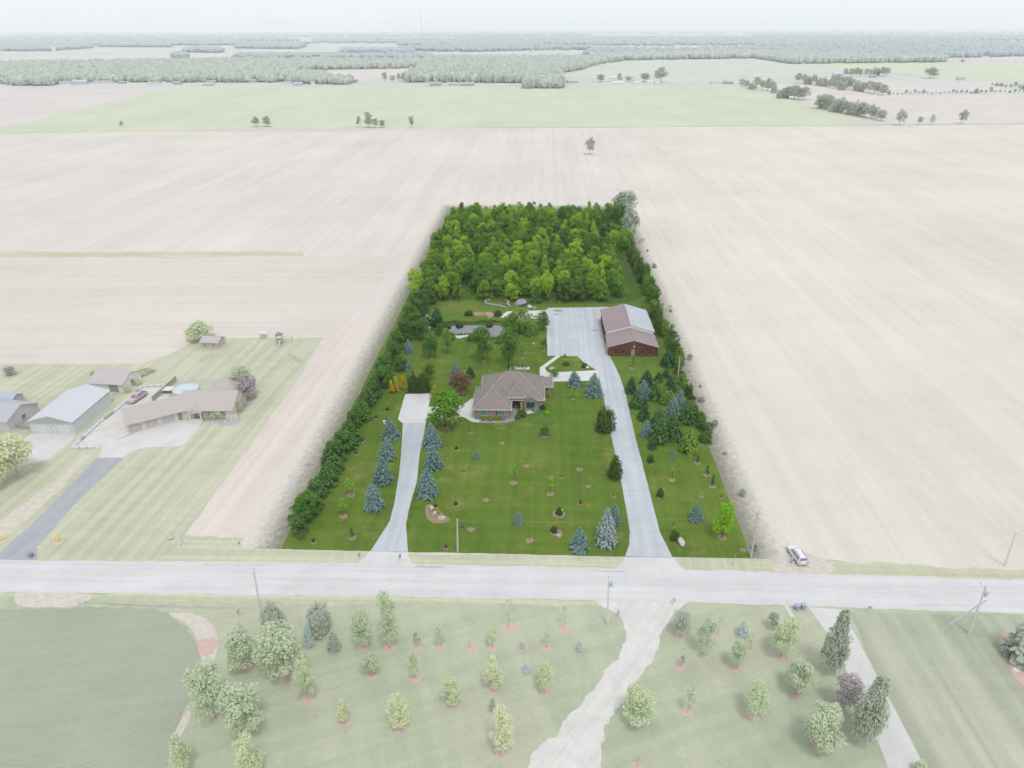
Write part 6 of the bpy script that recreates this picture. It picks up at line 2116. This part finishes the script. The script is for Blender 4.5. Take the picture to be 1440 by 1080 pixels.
MB().tube((.8, 0, 2.4), (3.6, 0, 2.4), .06, .06, 6).tube((3.6, -.8, 0), (3.6, 0, 2.4), .06, .06, 6).tube((3.6, .8, 0), (3.6, 0, 2.4), .06, .06, 6).build('swing_beam', M_wd, t)
for x in (1.6, 2.6): MB().tube((x - .2, 0, .5), (x - .2, 0, 2.4), .015, .015, 4).tube((x + .2, 0, .5), (x + .2, 0, 2.4), .015, .015, 4).box(x - .25, x + .25, -.1, .1, .45, .5).build('swing', M_gdoor, t)
# soccer goals
for (x, y, rz_, lab) in ((293, 505, R(60), 'white goal frame on the neighbour lawn below the shed'), (414, 508, R(-40), 'pale green goal frame near the field edge')):
    p = P(x, y)
    t = empty('soccer_goal', (p.x, p.y, -.1), rz_, lab, 'goal')
    mg = plain('goal%d' % x, C(224, 228, 220) if x < 300 else C(196, 212, 190))
    MB().tube((-1.8, 0, 0), (-1.8, 0, 2), .06, .06, 6).build('post', mg, t)
    MB().tube((1.8, 0, 0), (1.8, 0, 2), .06, .06, 6).build('post', mg, t)
    MB().tube((-1.8, 0, 2), (1.8, 0, 2), .06, .06, 6).build('crossbar', mg, t)
    MB().tube((-1.8, 0, 2), (-1.8, 1.4, 0), .04, .04, 6).tube((1.8, 0, 2), (1.8, 1.4, 0), .04, .04, 6).tube((-1.8, 1.4, .03), (1.8, 1.4, .03), .04, .04, 6).build('net_frame', mg, t)
    mn = MB()
    for i in range(9):
        x_ = -1.8 + i * .45
        mn.tube((x_, 0, 2), (x_, 1.4, .03), .012, .012, 4)
    for i in range(6):
        f_ = i / 6
        mn.tube((-1.8, 1.4 * f_, 2 * (1 - f_)), (1.8, 1.4 * f_, 2 * (1 - f_)), .012, .012, 4)
    mn.build('net', mg, t)
p = P(371, 475)
t = empty('lawn_swing', (p.x, p.y, -.1), 0, 'white lawn swing seat at the field edge', 'swing')
MB().box(-1, 1, -.3, .3, .4, .5).box(-1, 1, .3, .38, .5, 1.1).build('seat', M_white, t)
for s in (-1.1, 1.1): MB().tube((s, -.7, 0), (s, 0, 1.9), .05, .05, 6).tube((s, .7, 0), (s, 0, 1.9), .05, .05, 6).build('leg', M_white, t)
MB().box(-1.3, 1.3, -.6, .6, 1.9, 1.96).build('canopy', M_white, t)

# ------------------------------------------------------------------ far farms
FB = {'w': plain('far white wall', C(252, 253, 255)), 'g': plain('far grey wall', C(206, 208, 212)), 'b': plain('far brown wall', C(198, 190, 188)), 'u': plain('far blue wall', C(208, 218, 230))}
FR = {'w': plain('far white roof', C(238, 240, 244)), 'g': plain('far grey roof', C(200, 204, 210)), 'b': plain('far brown roof', C(196, 188, 186)), 'u': plain('far blue roof', C(204, 214, 226))}
farm = [  # x, y, width px, wall height px, wall, roof, label
    (868, 119.6, 14, 4.5, 'w', 'w', 'long low white farm building at the field edge'),
    (836, 115.5, 5, 8, 'w', 'w', 'tall narrow white barn left of the round dark tree'),
    (862, 114.5, 9, 7, 'w', 'w', 'white farmhouse between two farm trees'),
    (890, 114, 7, 10, 'w', 'w', 'tall white barn behind the low farm tree'),
    (896, 119.8, 10, 5, 'w', 'w', 'white shed at the right of the long white building'),
    (914, 119, 8, 5, 'w', 'w', 'white shed before the large round tree'),
    (925, 119.5, 7, 3.5, 'w', 'w', 'low white outbuilding at the end of the farmstead'),
    (806, 117, 14, 3.5, 'u', 'g', 'grey blue farmhouse left of the white farmstead'),
    (611, 121, 20, 4.5, 'b', 'b', 'brown long barn on the green field edge'),
    (637, 121, 14, 4.5, 'u', 'g', 'blue grey shed right of the brown long barn'),
    (657, 121, 20, 4.0, 'b', 'b', 'brown shed at the end of the farm row'),
    (601, 121.6, 5, 3, 'w', 'w', 'small white shed left of the brown long barn'),
    (490, 112, 12, 4, 'w', 'g', 'white house before the tan field'),
    (498, 116, 10, 4, 'b', 'b', 'brown outbuilding below the white house'),
    (404, 119.5, 11, 4, 'w', 'g', 'white roofed shed at the dark farm wood'),
    (419, 120.5, 12, 4, 'u', 'u', 'pale blue building at the dark farm wood'),
    (440, 121, 4, 7, 'w', 'g', 'narrow white silo building at the dark farm wood'),
    (355, 116, 10, 4, 'g', 'g', 'grey house at the wood edge before the green field'),
    (8, 116.5, 14, 4, 'g', 'g', 'grey house at the far west of the wood edge'),
    (92, 119, 16, 3.5, 'w', 'b', 'white brown roofed house, first of the wood edge row'),
    (112, 119, 18, 5.5, 'u', 'u', 'pale blue two storey house in the wood edge row'),
    (144, 119, 24, 4, 'w', 'b', 'long white house with pinkish roof in the wood edge row'),
    (172, 118, 9, 3.5, 'b', 'b', 'small brown house in the wood edge row'),
    (216, 121, 15, 5, 'w', 'g', 'white gabled house by the yellow tree'),
    (248, 119, 12, 3.5, 'b', 'b', 'brown house right of the gabled white one'),
    (292, 121, 14, 3.5, 'u', 'u', 'pale blue shed before the grey house'),
    (297, 117.5, 12, 3.5, 'g', 'b', 'grey house behind the pale blue shed'),
    (1008, 119, 15, 4, 'w', 'g', 'white farmhouse at the east end of the green field'),
    (1024, 118.5, 14, 4, 'b', 'b', 'brown barn at the east end of the green field'),
    (1178, 108, 14, 5, 'u', 'u', 'pale blue house in the east hedgerow'),
    (1228, 109.5, 9, 4, 'b', 'b', 'pinkish house in the east hedgerow by the lane'),
    (1352, 113, 10, 5, 'u', 'g', 'pale house beyond the lane in the pasture'),
    (146, 73, 26, 2.5, 'w', 'w', 'long white industrial shed on the far tan field'),
    (76, 72, 4, 8, 'w', 'w', 'tall white far grain tower'),
    (470, 67, 12, 3, 'w', 'w', 'far white building among western fields'),
    (486, 56, 10, 4, 'w', 'w', 'white far building near the horizon'),
    (845, 66.5, 20, 1.8, 'w', 'w', 'far white long shed in the forest clearing'),
    (975, 68, 14, 2.5, 'w', 'w', 'white far building in the east forest clearing'),
    (944, 53.5, 12, 1.8, 'w', 'w', 'far white roof near the horizon'),
]
for x, y, wpx, hpx, wc, rc, lab in farm:
    p = P(x, y)
    s = ppm(p)
    w_, h_ = wpx / s, max(2.5, hpx / s * .7)
    d_ = min(12, max(5, w_ * .55))
    t = empty('farm_building', (p.x, p.y, 0), R(rnd.uniform(-14, 14)), lab, 'building')
    gable_wall(-w_ / 2, w_ / 2, 0, d_, h_, .4, 'x').build('wall', FB[wc], t)
    for sd in (0, 1): gable_slope(-w_ / 2, w_ / 2, 0, d_, h_, .4, 'x', .5, .4, .2, sd).build('roof', FR[rc], t)
    for q in range(max(1, int(w_ / 5))):
        u = -w_ / 2 + (q + .5) * w_ / max(1, int(w_ / 5))
        MB().box(u - .6, u + .6, -.08, -.004, .9 if q else .05, 2.1).build('window' if q else 'door', FR['g'], t)
# yellow tree by the gabled house, radio mast on the skyline
ptree('lime_tree', 'round', 214, 118, 109, 13, O_lime, 'yellow tree behind the gabled white house', bark=BARK_P)
p = P(593.5, 52)
t = empty('radio_mast', (p.x, p.y, 0), 0, 'very thin tall radio mast on the horizon', 'mast')
MB().tube((0, 0, 0), (0, 0, 300), 3.5, 2.5, 6).build('mast', plain('mast steel', C(214, 220, 226)), t)
MB().tube((0, 0, 300), (0, 0, 325), 1.2, .8, 6).build('antenna', MATS['mast steel'], t)

# ------------------------------------------------------------------ the air
m = bpy.data.materials.new('haze_air')
m.use_nodes = True
nt = m.node_tree
nt.nodes.clear()
ho = nt.nodes.new('ShaderNodeOutputMaterial')
hv = nt.nodes.new('ShaderNodeVolumePrincipled')
hv.inputs['Color'].default_value = (.93, .965, 1.0, 1)
hv.inputs['Density'].default_value = 0.00009
hv.inputs['Anisotropy'].default_value = 0.0
nt.links.new(hv.outputs[0], ho.inputs['Volume'])
o = MB().box(-G - 50, G + 50, -450, G + 50, -1.3, 330).build('haze', m)
o['kind'] = 'stuff'
